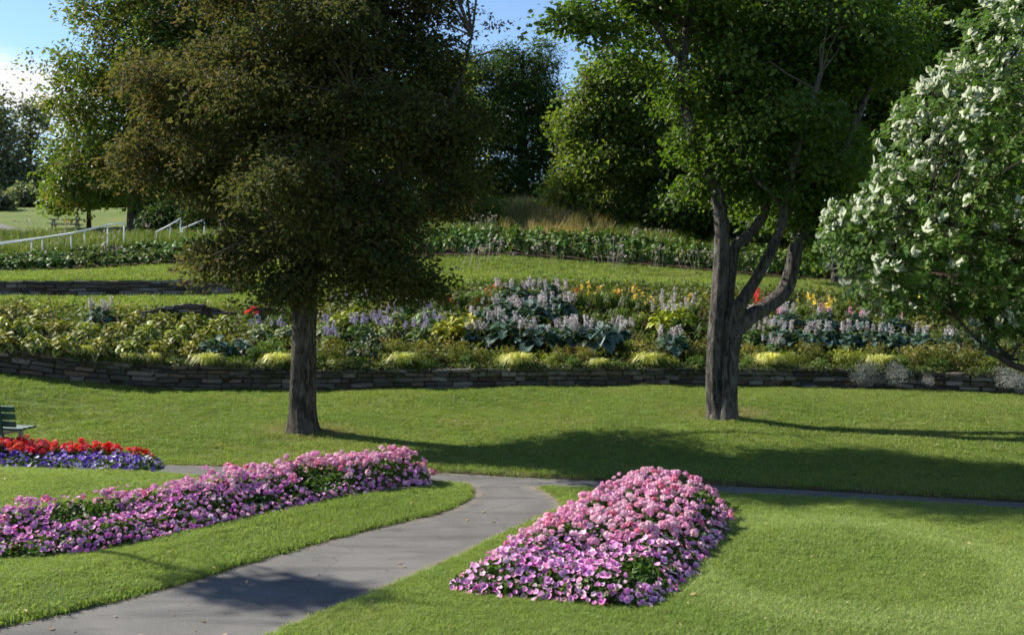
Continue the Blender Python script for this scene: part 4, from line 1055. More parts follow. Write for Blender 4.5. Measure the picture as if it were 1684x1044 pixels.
def h_back(P, s):
    yb = P[:, 1] - (16.62 - .035 * (P[:, 0] + 6)); return (.155 + .11 * np.clip((yb + .05) / .25, 0, 1)) * np.clip((s + .06) / .22, 0, 1) ** .6 + .03
def ch_back(p, s, g):
    yb = p[1] - (16.62 - .035 * (p[0] + 6))
    if yb > .06: return None if (g.uniform() < .45 or p[0] > -6.05) else ('flower_head', 'red', .066)
    return 'blossom', g.choice(['violet', 'lavender', 'white'], p=[.76, .21, .03]), .042
flower_bed('flower_bed', 'bed of red and violet flowers in front of the bench', BEDS['back'], h_back, ch_back, 1100, 12000, 63)

# ------------------------------------------------------------------ plants of the bank
ORD = ['first', 'second', 'third', 'fourth', 'fifth', 'sixth', 'seventh', 'eighth', 'ninth', 'tenth', 'eleventh', 'twelfth', 'thirteenth', 'fourteenth', 'fifteenth', 'sixteenth', 'seventeenth', 'eighteenth', 'nineteenth', 'twentieth',
       'twenty-first', 'twenty-second', 'twenty-third', 'twenty-fourth', 'twenty-fifth', 'twenty-sixth', 'twenty-seventh', 'twenty-eighth', 'twenty-ninth', 'thirtieth']
def hosta_mat(name, mid, edge, objr=.18, rough=.58):
    m, t = newmat(name); b = NB(t)
    c = b.mix(b.rng(b.attr('edge'), .25, .85, 0, 1), mid, edge)
    hsv = b.n('ShaderNodeHueSaturation'); b.l(c, hsv.inputs['Color'])
    b.l(b.rng(b.attr('rnd'), 0, 1, .7, 1.3), hsv.inputs['Value']); r = b.n('ShaderNodeObjectInfo').outputs['Random']; b.l(b.rng(r, 0, 1, .5 - objr * .12, .5 + objr * .12), hsv.inputs['Hue'])
    p = b.bsdf(hsv.outputs[0], rough, .35); tr = b.n('ShaderNodeBsdfTranslucent'); b.l(b.mix(1.0, hsv.outputs[0], (1.1, 1.2, .5), 'MULTIPLY'), tr.inputs[0])
    mx = b.n('ShaderNodeMixShader'); mx.inputs[0].default_value = .22; b.l(p, mx.inputs[1]); b.l(tr.outputs[0], mx.inputs[2]); b.out(mx.outputs[0]); return m
HM = {'variegated': hosta_mat('hosta_gold_edged', (.075, .125, .03), (.36, .33, .055)), 'blue': hosta_mat('hosta_blue', (.045, .095, .075), (.075, .14, .115)), 'gold': hosta_mat('hosta_gold', (.22, .27, .02), (.33, .35, .03)),
      'green': hosta_mat('hosta_green', (.06, .115, .022), (.10, .16, .035)), 'cream': hosta_mat('hosta_white_edged', (.06, .12, .04), (.42, .46, .30)), 'dark': hosta_mat('dark_leaf', (.02, .045, .018), (.035, .065, .025))}
def hosta_mesh(name, mat, seed, nleaf=34, L=.30, wr=.62, R=.30):
    """a mound of broad arching leaves about 1 m across"""
    g = np.random.default_rng(seed); V = []; Fc = []; ed = []; rn = []
    for i in range(nleaf):
        a = i * 2.39996 + g.normal(0, .2); q = ((i + .5) / nleaf) ** .6; el = math.radians(78 - 62 * q + g.normal(0, 7)); L_ = L * g.uniform(.75, 1.2) * (.75 + .35 * q)
        dh = np.array([math.cos(a), math.sin(a), 0]); start = dh * (R * q * .75) + np.array([0, 0, .10 + .30 * (1 - q) * g.uniform(.8, 1.15) + .10])
        sd = np.array([-dh[1], dh[0], 0]); tilt = g.normal(0, .25); rv = g.uniform()
        k = len(V); p = start; wds = [.35, .95, 1.0, .7, 0]
        for j in range(5):
            e_ = el - j * .34
            if j: p = p + (dh * math.cos(e_) + np.array([0, 0, math.sin(e_)])) * L_ / 4
            w = wds[j] * L_ * wr / 2; nz = np.array([0, 0, math.cos(e_)]) - dh * math.sin(e_); s2 = sd * math.cos(tilt) + nz * math.sin(tilt)
            V += [p - s2 * w + nz * w * .3, p, p + s2 * w + nz * w * .3]; ed += [1, 0, 1] if j < 4 else [1, 1, 1]; rn += [rv] * 3
        for j in range(4):
            o = k + 3 * j; Fc += [(o, o + 1, o + 4, o + 3), (o + 1, o + 2, o + 5, o + 4)]
    return mesh_np(name, np.array(V), np.array(Fc), HM[mat], {'edge': np.array(ed), 'rnd': np.array(rn)}, True)
HOSTA = {k: [hosta_mesh('leaves', k, 100 + i * 7 + len(k), nleaf=(48 if k == 'variegated' else 34), L=(.34 if k == 'blue' else .25 if k == 'variegated' else .28)) for i in range(3)] for k in ('variegated', 'blue', 'gold', 'green', 'cream')}
DARK = [hosta_mesh('leaves', 'dark', 300 + i, 70, .17, .42, .40) for i in range(2)]
M['stalk'] = plain('flower_stalk_green', (.16, .18, .08), .7, .2)
def stalk_mesh(col, seed, h=.46, nf=15, fl=.05):
    """a leaning stalk with small bells along its upper half"""
    g = np.random.default_rng(seed); V, Fc = tube([(0, 0, 0), (.02, 0, h * .5), (.06, .01, h)], [.006, .005, .003], 4); V = list(map(tuple, V)); Fs = [tuple(f) for f in Fc]; mi = [0] * len(Fs)
    rad = [0.0] * len(V)
    for i in range(nf):
        t = .52 + .48 * i / nf; a = i * 2.4; p = Vector((.06 * t, .01, h * t)); o = Vector((math.cos(a), math.sin(a), g.uniform(-.5, .25))).normalized(); s = o.orthogonal().normalized(); f = fl * g.uniform(.75, 1.2) * (1.15 - .5 * (t - .5)); y = o.cross(s)
        k = len(V); V += [tuple(p), tuple(p + o * f + s * f * .42), tuple(p + o * f * 1.1 + y * f * .42), tuple(p + o * f - s * f * .42), tuple(p + o * f * 1.1 - y * f * .42)]; rad += [.1, 1, 1, 1, 1]
        Fs += [(k, k + 1, k + 2), (k, k + 2, k + 3), (k, k + 3, k + 4), (k, k + 4, k + 1)]; mi += [1] * 4
    me = bpy.data.meshes.new('flower_stalk'); me.from_pydata(V, [], Fs); me.materials.append(M['stalk']); me.materials.append(PM[col]); me.polygons.foreach_set('material_index', np.array(mi, np.int32))
    at = me.attributes.new('rad', 'FLOAT', 'POINT'); at.data.foreach_set('value', np.array(rad, np.float32)); return me
STALK = {c: [stalk_mesh(c, i) for i in range(3)] for c in ('lilac', 'lavender', 'white', 'pink')}
def trumpet_mesh(col, seed, h=.75):
    """a tall stalk carrying a few six-petalled flowers"""
    g = np.random.default_rng(seed); V, Fc = tube([(0, 0, 0), (.03, 0, h * .5), (.05, .02, h)], [.008, .006, .004], 4); V = list(map(tuple, V)); Fs = [tuple(f) for f in Fc]; mi = [0] * len(Fs); rad = [0.] * len(V)
    for q in range(3):
        c = Vector((.05 + g.normal(0, .05), .02 + g.normal(0, .05), h - .06 * q)); n = Vector((g.normal(0, .6), g.normal(-.2, .6), .7)).normalized(); x = n.orthogonal().normalized(); y = n.cross(x); k = len(V); V.append(tuple(c)); rad.append(0.)
        for j in range(12):
            a = j * math.pi / 6; r = .085 if j % 2 == 0 else .04; V.append(tuple(c + (x * math.cos(a) + y * math.sin(a)) * r + n * (.05 if j % 2 == 0 else .035))); rad.append(1.)
        Fs += [(k, k + 1 + j, k + 1 + (j + 1) % 12) for j in range(12)]; mi += [1] * 12
    me = bpy.data.meshes.new('flower_stalk'); me.from_pydata(V, [], Fs); me.materials.append(M['stalk']); me.materials.append(PM[col]); me.polygons.foreach_set('material_index', np.array(mi, np.int32))
    at = me.attributes.new('rad', 'FLOAT', 'POINT'); at.data.foreach_set('value', np.array(rad, np.float32)); return me
TRUMPET = {c: [trumpet_mesh(c, i) for i in range(3)] for c in ('yellow', 'orange', 'red')}
def blades_mesh(name, mat, seed, n, R, h, w, arch):
    g = np.random.default_rng(seed); V = []; Fc = []; rn = []
    for i in range(n):
        a = g.uniform(0, 6.28); q = g.uniform() ** .5; d = np.array([math.cos(a), math.sin(a), 0]); s = np.array([-d[1], d[0], 0]) * w / 2; hh = h * g.uniform(.7, 1.1); rr = R * g.uniform(.7, 1.1) * q; b = d * .25 * rr
        pts = [b, b + d * rr * .3 * arch + np.array([0, 0, hh * .75]), b + d * rr * .75 + np.array([0, 0, hh * (1 - .12 * q)]), b + d * rr * 1.1 + np.array([0, 0, hh * (1 - .6 * arch * q)])]; k = len(V)
        for j, p in enumerate(pts): V += [p - s * (1, 1, .8, .15)[j], p + s * (1, 1, .8, .15)[j]]
        rn += [g.uniform()] * 8
        for j in range(3): o = k + 2 * j; Fc.append((o, o + 1, o + 3, o + 2))
    return mesh_np(name, np.array(V), np.array(Fc), mat, {'rnd': np.array(rn)}, False)
M['straw'] = leaf_mat('golden_grass_blade', [(0, (.34, .38, .08)), (.6, (.50, .51, .15)), (1, (.62, .60, .27))], .3, (1, 1, .4), objrand=.12)
M['fern'] = leaf_mat('strap_leaf', [(0, (.06, .10, .02)), (.6, (.10, .15, .03)), (1, (.16, .20, .05))], .3, objrand=.15)
TUFT = [blades_mesh('blades', M['straw'], 400 + i, 260, .46, .36, .022, .95) for i in range(3)]
STRAP = [blades_mesh('leaves', M['fern'], 410 + i, 90, .45, .62, .03, .8) for i in range(3)]
def bush_mesh(mat, seed, L, ar=.5, ncl=46, nlf=26, H=.62, hue=None):
    E = [((0, 0, H * .45), (.42, .36, H * .5)), ((-.22, 0, H * .34), (.27, .27, H * .38)), ((.22, -.03, H * .32), (.27, .27, H * .36))]
    V, Fc, rv, cp = clump_cloud(E, ncl, nlf, .13, .8, .3, seed, .55, .7, .5, .7, .1, L, ar, hue=hue); V[:, 2] = np.maximum(V[:, 2], 0); return mesh_np('foliage', V, Fc, M[mat], {'rnd': rv})
top_hue = lambda p, g: np.clip(p[:, 2] / .6 + g.normal(0, .12, len(p)), 0, 1)
M['sedum'] = leaf_mat('russet_leaf', [(0, (.07, .11, .02)), (.5, (.14, .15, .03)), (.85, (.22, .15, .04)), (1, (.26, .15, .06))], .3, objrand=.15)
M['cushion'] = leaf_mat('yellow_green_leaf', [(0, (.10, .15, .02)), (.6, (.21, .24, .035)), (1, (.34, .33, .06))], .3, objrand=.15)
M['midgreen'] = leaf_mat('mid_green_leaf', [(0, (.05, .10, .018)), (.6, (.09, .15, .028)), (1, (.15, .20, .05))], .3, objrand=.15)
M['silver'] = leaf_mat('silver_leaf', [(0, (.13, .145, .13)), (.6, (.22, .235, .215)), (1, (.33, .345, .32))], .12, (1, 1, .9), .7, .1)
BUSH = {'sedum': [bush_mesh('sedum', 500 + i, .07, .45, hue=top_hue) for i in range(3)], 'cushion': [bush_mesh('cushion', 510 + i, .065, .55, hue=top_hue) for i in range(3)], 'midgreen': [bush_mesh('midgreen', 520 + i, .09, .5) for i in range(3)], 'silver': [bush_mesh('silver', 530 + i, .06, .22, 70, 46) for i in range(3)]}
PC = [0]
def plant(name, u, v, w, mesh, label, cat, group, stalks=(), part='leaves', zs=1.0, lift=0.0, push=0.0):
    """w: width in photo points; stalks: list of (mesh list, count, spread, base height)"""
    b = hit(u, v)
    if b is None: return
    b = b + Vector((0, push, 0))
    if push: b.z = down(b.x, b.y, b.z)
    b.z -= .02 - lift
    s = w * b.y / F; PC[0] += 1; r = random.Random(PC[0] * 13)
    t = thing(name, b, label, cat, group, r.uniform(0, 6.28)); t.scale = (s, s, s * zs)
    ob(part, mesh, t)
    for ms, n, spread, bz in stalks:
        for i in range(n):
            a = r.uniform(0, 6.28); q = spread * math.sqrt(r.random()); o = ob('flower_stalk', ms[i % len(ms)], t, (q * math.cos(a), q * math.sin(a), bz)); k = r.uniform(.55, 1.15) / max(.7, s) ** .5
            o.scale = (k, k, k); o.rotation_euler = (r.gauss(0, .14), r.gauss(0, .14), r.uniform(0, 6.28))
    return t
def series(name, lst, meshes, phrase, cat, group, stalks=(), part='leaves', zs=1.0, **kw):
    lst = sorted(lst); n = len(lst)
    for i, (u, v, w) in enumerate(lst):
        plant(name, u, v, w, meshes[i % len(meshes)], (ORD[i] + ' ' + phrase) if n > 1 else phrase.replace(' from the left', ''), cat, group, stalks, part, zs, **kw)

series('golden_grass', [(48, 584, 43), (140, 589, 53), (213, 597, 46), (246, 599, 51), (342, 605, 64), (458, 605, 64), (557, 605, 43), (660, 606, 69), (852, 608, 71), (985, 606, 46), (1067, 606, 69), (1264, 605, 64), (1445, 607, 64)], TUFT,
       'pale golden grass mound from the left on the wall top', 'grass', 'golden grass mounds along the wall', part='blades', zs=1.15)
series('variegated_hosta', [(8, 585, 68), (58, 586, 66), (108, 588, 66), (160, 592, 62), (215, 590, 60), (268, 592, 60), (312, 594, 56)], HOSTA['variegated'], 'gold-edged hosta from the left in the row nearest the long wall', 'hosta', 'gold-edged hostas at the curved end of the wall', zs=1.1)
series('variegated_hosta', [(0, 562, 70), (45, 560, 68), (90, 564, 64), (142, 566, 64), (192, 568, 64), (242, 568, 64), (292, 570, 60), (338, 570, 58)], HOSTA['variegated'], 'gold-edged hosta from the left in the middle row of the bank', 'hosta', 'gold-edged hostas at the curved end of the wall', zs=1.1)
series('variegated_hosta', [(-8, 536, 64), (32, 532, 62), (74, 540, 60), (220, 546, 56), (268, 548, 56), (318, 548, 56), (362, 550, 54)], HOSTA['variegated'], 'gold-edged hosta from the left in the row below the terrace grass', 'hosta', 'gold-edged hostas at the curved end of the wall', zs=1.1)
series('blue_hosta', [(165, 538, 62)], HOSTA['blue'], 'blue hosta with pale flower stalks among the gold-edged hostas', 'hosta', 'blue hostas', [(STALK['lilac'], 13, .34, .35)])
series('blue_hosta', [(355, 592, 70), (398, 588, 56)], HOSTA['blue'], 'dark blue-green hosta from the left just before the bronze trunk', 'hosta', 'blue hostas')
BIG = [(792, 545, 66), (835, 568, 84), (884, 580, 88), (932, 574, 80), (984, 582, 92), (1012, 566, 62), (826, 532, 72), (872, 540, 80), (916, 530, 72), (848, 505, 68), (900, 508, 74), (780, 565, 50)]
series('blue_hosta', BIG, HOSTA['blue'], 'blue hosta from the left in the big flowering clump between the two trunks', 'hosta', 'blue hostas', [(STALK['lilac'], 13, .5, .30)])
series('blue_hosta', [(1104, 590, 78)], HOSTA['blue'], 'blue hosta with lilac stalks just left of the forked trunk', 'hosta', 'blue hostas', [(STALK['lilac'], 9, .36, .35)])
series('blue_hosta', [(1282, 575, 66), (1318, 580, 66), (1352, 575, 60), (1392, 576, 62), (1430, 578, 62), (1468, 580, 62), (1512, 580, 62), (1560, 584, 62), (1612, 586, 60)], HOSTA['blue'], 'blue hosta from the left under the white-leaved tree', 'hosta', 'blue hostas', [(STALK['lilac'], 5, .36, .35)])
series('blue_hosta', [(1296, 545, 60), (1350, 545, 58), (1410, 548, 58), (1470, 550, 58)], HOSTA['blue'], 'blue hosta from the left in the upper row beyond the forked tree', 'hosta', 'blue hostas', [(STALK['pink'], 3, .3, .35), (STALK['lilac'], 7, .36, .35)])
series('gold_hosta', [(738, 566, 72), (772, 560, 66)], HOSTA['gold'], 'bright chartreuse hosta from the left beside the big blue clump', 'hosta', 'chartreuse hostas', zs=1.25)
series('gold_hosta', [(1088, 552, 62), (1122, 548, 66), (1100, 530, 56)], HOSTA['gold'], 'bright chartreuse hosta from the left before the forked trunk', 'hosta', 'chartreuse hostas', [(STALK['lilac'], 6, .36, .35)], zs=1.25)
series('gold_hosta', [(560, 540, 50), (585, 528, 46)], HOSTA['gold'], 'light green hosta from the left just past the bronze trunk', 'hosta', 'chartreuse hostas')
series('white_edged_hosta', [(535, 558, 54), (652, 540, 50), (640, 560, 48), (428, 560, 52), (470, 560, 48), (700, 534, 50)], HOSTA['cream'], 'white-edged hosta from the left around the bronze trunk', 'hosta', 'white-edged hostas', [(STALK['lavender'], 7, .36, .35)])
series('lilac_hosta', [(545, 575, 48), (590, 560, 58), (622, 548, 46), (690, 566, 56), (715, 548, 46), (665, 520, 46), (610, 510, 44), (560, 512, 42)], HOSTA['green'], 'green hosta with lilac flowers from the left, between bronze trunk and chartreuse hosta', 'hosta', 'lilac-flowered hostas', [(STALK['lavender'], 11, .4, .32)])
series('lilac_hosta', [(1236, 568, 50), (1262, 560, 54), (1272, 585, 44), (1232, 540, 46)], HOSTA['green'], 'lilac-flowered hosta from the left beside the lowest limb of the forked tree', 'hosta', 'lilac-flowered hostas', [(STALK['lilac'], 10, .4, .32)])
series('dark_shrub', [(604, 598, 84)], DARK, 'low dark glossy shrub on the bank near the wall, past the bronze trunk', 'shrub', None, zs=1.15)
series('russet_plant', [(545, 600, 66), (648, 596, 62), (700, 598, 60), (748, 598, 56), (790, 602, 46), (832, 594, 40), (925, 600, 44), (962, 598, 44)], BUSH['sedum'], 'russet-topped bushy plant from the left behind the wall, left of the forked tree', 'plant', 'russet plants', part='foliage', zs=1.35)
series('russet_plant', [(1060, 598, 60), (1150, 596, 56), (1240, 596, 50), (1330, 598, 52), (1438, 598, 50), (1500, 602, 56), (1555, 604, 60), (1595, 604, 50)], BUSH['sedum'], 'russet-topped bushy plant from the left along the wall, around and past the forked tree', 'plant', 'russet plants', part='foliage', zs=1.35)
series('cushion_plant', [(820, 603, 40), (905, 603, 46), (1030, 580, 48), (1180, 590, 50), (1285, 603, 54), (1395, 600, 62), (1625, 610, 44), (1100, 603, 40)], BUSH['cushion'], 'yellow-green cushion plant from the left on the bank', 'plant', 'yellow-green cushions', part='foliage', zs=.9)
series('leafy_plant', [(20, 592, 34), (180, 598, 36), (290, 604, 34), (388, 604, 36), (420, 596, 44), (450, 585, 50), (465, 598, 44), (520, 603, 36), (590, 607, 40), (700, 607, 36), (770, 606, 40), (940, 606, 38), (1010, 606, 30), (1145, 606, 36), (1230, 605, 36), (1345, 606, 32), (1480, 606, 36), (1540, 608, 40)], BUSH['midgreen'],
       'low mid-green leafy plant from the left along the wall edge', 'plant', 'leafy fillers', part='foliage')
series('daylily', [(762, 512, 54), (790, 508, 54), (822, 500, 50), (735, 518, 50)], STRAP, 'orange-flowered daylily clump from the left at the top of the bank', 'daylily', 'orange daylilies', [(TRUMPET['orange'], 3, .36, -.1), (TRUMPET['red'], 1, .36, -.1)])
series('daylily', [(955, 512, 54), (985, 510, 52), (1012, 512, 54), (1036, 518, 54), (1060, 524, 50), (1140, 524, 48)], STRAP, 'yellow-flowered daylily clump from the left behind the blue hostas', 'daylily', 'yellow daylilies', [(TRUMPET['yellow'], 4, .36, .05), (TRUMPET['orange'], 1, .36, -.1)])
series('daylily', [(1252, 524, 48)], STRAP, 'red-flowered daylily clump seen between the limbs of the forked tree', 'daylily', None, [(TRUMPET['red'], 11, .3, .12)])
series('daylily', [(1322, 528, 44), (1345, 540, 46), (1385, 522, 46), (1440, 525, 46), (1500, 528, 46)], STRAP, 'yellow daylily clump from the left beyond the forked tree', 'daylily', 'yellow daylilies', [(TRUMPET['yellow'], 5, .36, .12)])
series('green_clump', [(1048, 545, 50), (1020, 535, 50), (970, 540, 44), (1165, 560, 50), (455, 545, 46), (475, 530, 44), (445, 525, 40)], STRAP, 'strap-leaved green clump from the left without open flowers on the bank', 'plant', 'green strap-leaved clumps')
# silvery bushes hanging over the wall
for (u, v, w, lb) in ((1432, 612, 60, 'silver-grey bush hanging over the wall, nearer the forked tree'), (1474, 614, 62, 'silver-grey bush hanging over the wall, joined to its twin'), (1524, 618, 34, 'small silver-grey tuft on the wall between the silver bushes'), (1650, 624, 62, 'silver-grey bush draped over the wall under the dark low limb'), (1694, 628, 66, 'silver-grey bush on the wall cut by the frame edge')):
    i = int(np.argmin(abs(US - u))); b = Vector(WT[i]) + Vector((0, -.05, -.34)); s = w * b.y / F; t = thing('silver_bush', b, lb, 'bush', 'silver bushes on the wall', u * .7); t.scale = (s * 1.15, s * .8, s * .95); ob('foliage', BUSH['silver'][u % 3], t)
# rows of hostas below the rails and along the meadow
ORD2 = ORD + [t + '-' + o for t in ('thirty', 'forty', 'fifty') for o in ORD[:9]]
ORD2 = ORD2[:39] + ['fortieth'] + ORD2[39:48] + ['fiftieth'] + ORD2[48:]
def rows(name, u0, u1, step, fr, label, group, size=1.0, sd=1, zs=1.6):
    r = random.Random(sd); k = 0; u = u0
    for f, rw in zip(fr, ('front', 'middle', 'back')):
        u = u0 + r.uniform(0, step); q = 0
        while u < u1:
            a = np.array([np.interp(u, US, K4[:, j]) for j in range(3)]); b = np.array([np.interp(u, US, K5[:, j]) for j in range(3)]); p = a + (b - a) * f
            p[2] = down(p[0], p[1], p[2]) - .02; o = ob(name, HOSTA['green'][k % 3], None, p, r.uniform(0, 6.28)); s = size * r.uniform(.85, 1.2); o.scale = (s, s, s * zs); tag(o, ORD2[q] + ' hosta from left, ' + rw + ' row of ' + label, 'hosta', group); k += 1; q += 1; u += step * r.uniform(.8, 1.2)
rows('green_hosta', -40, 350, 17, (.08, .38, .7), 'the hedge below the white handrails', 'hosta hedge below the handrails', .92, 3, 1.0)
rows('green_hosta', 640, 1520, 19, (.08, .4, .75), 'the hedge below the meadow', 'hosta hedge below the meadow', .95, 4)

# loose cover nobody could count
def cover(name, G, n, L, h, mat, label, ulim=(-100, 1800), seed=1, ar=.55, upw=.8):
    g = np.random.default_rng(seed); V = G.reshape(-1, 3); Fc = grid_faces(*G.shape[:2])
    P, f = mesh_points(V, Fc, n, lambda c: inview(c, 1.06).astype(float)); P = P.copy(); P[:, 2] = [down(x, y, z) for x, y, z in P]; cl = (.5 + .5 * vnoise(P[:, 0], P[:, 1], 2.4, seed)).clip(0, 1)
    P[:, 2] += g.uniform(0, 1, n) * h * (.25 + cl); nr = nrm(g.normal(size=(n, 3)) * .7 + np.array([0, 0, upw])); Ls = L * g.uniform(.6, 1.4, n)
    Vl, Fl = leaf_quads(P, nr, g.normal(size=(n, 3)), Ls, Ls * ar)
    return tag(ob(name, mesh_np(name, Vl, Fl, M[mat], {'rnd': np.repeat(np.clip(cl * .6 + g.uniform(0, .5, n), 0, 1), 4)})), label, kind='stuff')
def wall_fringe():
    g = np.random.default_rng(44); n = 26000; u = g.uniform(-120, 1790, n); w = np.array([np.interp(u, US, WT[:, j]) for j in range(3)]).T
    cl = vnoise(u / 20, u * 0, 1.0, 5); k = g.uniform(-1, 1, n) < cl + .25; w = w[k]; n = len(w); off = g.uniform(-.07, .32, n); w[:, 1] += off; w[:, 2] += np.where(off < 0, -.3 * g.uniform(0, 1, n) ** 2 + .03, g.uniform(-.02, .12, n))
    L = .075 * g.uniform(.5, 1.5, n); nr = nrm(g.normal(size=(n, 3)) * .6 + np.array([0, -.5, .8])); V, Fc = leaf_quads(w, nr, g.normal(size=(n, 3)) + np.array([0, -.4, -.3]), L, L * .45)
    tag(ob('ground_cover', mesh_np('ground_cover', V, Fc, M['leaf_under'], {'rnd': np.repeat(g.uniform(0, 1, n), 4)})), 'low ground cover creeping over the edge of the long wall', kind='stuff')
wall_fringe()
cover('undergrowth', bedG[3:], 46000, .13, .34, 'leaf_under', 'mixed low foliage filling the planted bank', seed=5)
M['meadow_blade'] = leaf_mat('meadow_grass_blade', [(0, (.10, .12, .03)), (.5, (.19, .17, .06)), (1, (.33, .27, .13))], .3, (1, .95, .5), objrand=.25)
M['meadow_green'] = leaf_mat('meadow_green_blade', [(0, (.06, .10, .02)), (.6, (.11, .145, .03)), (1, (.2, .2, .07))], .3, objrand=.2)
mt_ = [tuft('meadow_tuft', 26, .28, .75, .022, .7, M['meadow_blade'], 60 + k) for k in range(4)]
mg = loft([K5, K6], [16]); Vm, Fm = mg.reshape(-1, 3), grid_faces(*mg.shape[:2])
Pm, f = mesh_points(Vm, Fm, 5200, lambda c: inview(c, 1.05).astype(float)); Pm[:, 2] = [down(x, y, z) for x, y, z in Pm]
Um = CX + Pm[:, 0] / Pm[:, 1] * F; tan = np.exp(-((Um - 915) / 70) ** 2) > rng.uniform(.1, 1.0, len(Pm))
mg_ = [tuft('meadow_tuft', 26, .28, .5, .022, .8, M['meadow_green'], 66 + k) for k in range(4)]
scatter('meadow_grass', Pm[tan], rng.uniform(.6, 1.3, tan.sum()), mt_, 'tall tan meadow grass in the gap below the evergreen')
scatter('meadow_grass', Pm[~tan], rng.uniform(.5, 1.2, (~tan).sum()), mg_, 'green meadow grass on the slope below the trees')
tg = [tuft('grass_tuft', 30, .22, .10, .016, .8, M['bank_blade'], 80 + k) for k in range(4)]
for G in (loft([K1, K2], [12], False), loft([K3, K4], [10], False)):
    Vt, Ft = G.reshape(-1, 3), grid_faces(*G.shape[:2]); Pt, f = mesh_points(Vt, Ft, 9000, lambda c: inview(c, 1.05).astype(float)); Pt[:, 2] = [down(x, y, z) for x, y, z in Pt]
    scatter('grass', Pt, rng.uniform(.6, 1.5, len(Pt)), tg, 'longer grass of the terraces above the planted bank')
M['seedhead'] = leaf_mat('grey_seed_head', [(0, (.15, .13, .11)), (1, (.32, .28, .27))], .3, (1, 1, .9))
def seed_stalks(name, seed):
    g = np.random.default_rng(seed); V = []; Fc = []; rn = []
    for i in range(7):
        x, y = g.normal(0, .18, 2); h = g.uniform(.5, 1.0); lx, ly = g.normal(0, .12, 2); k = len(V); w = .007; e = np.array([x + lx, y + ly, h])
        V += [(x - w, y, 0), (x + w, y, 0), (e[0] + w * .5, e[1], h), (e[0] - w * .5, e[1], h)]; Fc.append((k, k + 1, k + 2, k + 3))
        for q in range(5):
            c = e + g.normal(0, .03, 3); a, b_ = g.normal(0, .028, 3), g.normal(0, .028, 3); k = len(V); V += [tuple(c - a), tuple(c - b_), tuple(c + a), tuple(c + b_)]; Fc.append((k, k + 1, k + 2, k + 3))
    V = np.array(V, float); return bpy.data.objects.new(name, mesh_np(name, V, np.array(Fc), M['seedhead'], {'rnd': g.uniform(0, 1, len(V))}))
ss = [seed_stalks('seed_stalk', 90 + k) for k in range(4)]
Ps = []
for G, n, lim in ((loft([K4, K5], [6], False), 9, (-50, 1700)), (loft([K2, K4], [8], False), 14, (740, 1200)), (mg, 30, (-50, 1700))):
    Vt, Ft = G.reshape(-1, 3), grid_faces(*G.shape[:2]); U_ = np.tile(US, G.shape[0]); w = ((U_[Ft[:, 0]] > lim[0]) & (U_[Ft[:, 0]] < lim[1])).astype(float); p, f = mesh_points(Vt, Ft, n, lambda c: w); Ps.append(p)
Ps = np.vstack(Ps); Ps[:, 2] = [down(x, y, z) for x, y, z in Ps]
scatter('wildflower_stalks', Ps, rng.uniform(.7, 1.35, len(Ps)), ss, 'pale seed heads standing over the hostas and meadow')

# ------------------------------------------------------------------ bench, rails, slabs, table, tub
def bench():
    b = GZ(-28, 746); b.z = down(b.x, b.y); t = thing('park_bench', b, 'dark green slatted park bench behind the red and violet bed', 'bench', None, math.radians(-16))
    sl = MB().box((0, 0, 0), (1.75, .035, .105)).mesh('slat', M['bench_green'], bevel=.006); ss_ = MB().box((0, 0, 0), (1.75, .095, .035)).mesh('slat', M['bench_green'], bevel=.006)
    bk = ob('backrest', MB().box((0, -.215, .80), (.05, .02, .05)).mesh('backrest', M['bench_green']), t)
    for i in range(3):
        o = ob('slat', sl, bk, (0, -.19 + .012 * i, .80 - .135 * i)); o.rotation_euler = (math.radians(9), 0, 0)
    st = ob('seat', MB().box((0, .02, .40), (1.5, .04, .03)).mesh('seat', M['bench_green']), t)
    for i in range(4): ob('slat', ss_, st, (0.05, -.12 + .115 * i, .435))
    for sx in (-.62, .62):
        mb = MB(); R = Matrix.Rotation(math.radians(7), 3, 'X')
        mb.box((sx, -.235, .44), (.07, .05, .92), R); ob('post', mb.mesh('post', M['bench_green'], bevel=.005), t)
        mb = MB().box((sx, .02, .37), (.06, .46, .05)); mb.box((sx, .20, .17), (.06, .07, .36), Matrix.Rotation(-.2, 3, 'X')); mb.box((sx, -.2, .17), (.07, .08, .36), Matrix.Rotation(.12, 3, 'X'))
        ob('leg', mb.mesh('leg', M['bench_leg'], bevel=.006), t)
bench()
def rail(label, pts, rail_pts, d0, r=.035):
    posts = [(PX(u, v0, d0(u)), PX(u, v1, d0(u))) for u, v0, v1 in pts]; b = posts[0][0].copy(); t = thing('handrail', b, label, 'handrail', 'white handrails of the garden steps')
    for lo, hi in posts:
        z = down(lo.x, lo.y, lo.z) - .1; V, Fc = tube([Vector((lo.x, lo.y, min(z, lo.z))) - b, hi - b], [r * .9, r * .9], 8); ob('post', MB().add(V, Fc).mesh('post', M['white_paint'], True), t)
    V, Fc = tube(rel([PX(u, v, d0(u)) for u, v in rail_pts], b), [r] * len(rail_pts), 8); ob('rail', MB().add(V, Fc).mesh('rail', M['white_paint'], True), t)
rail('nearer white handrail climbing beside the hosta hedge', [(-60, 440, 412), (52, 427, 394), (117, 414, 384), (177, 408, 370)], [(-120, 420), (-60, 412), (0, 402), (52, 394), (117, 384), (177, 370)], lambda u: 43.2 + u * .004)
rail('farther white handrail, parallel to the nearer one', [(-40, 436, 405), (70, 424, 391), (139, 413, 380), (204, 407, 367)], [(-120, 410), (-40, 404), (70, 391), (139, 380), (177, 370), (204, 367)], lambda u: 45.0 + u * .004)
rail('short white handrail beside the bronze crown, higher up', [(258, 398, 380), (280, 398, 370), (297, 396, 359)], [(256, 382), (280, 370), (297, 359)], lambda u: 47.5)
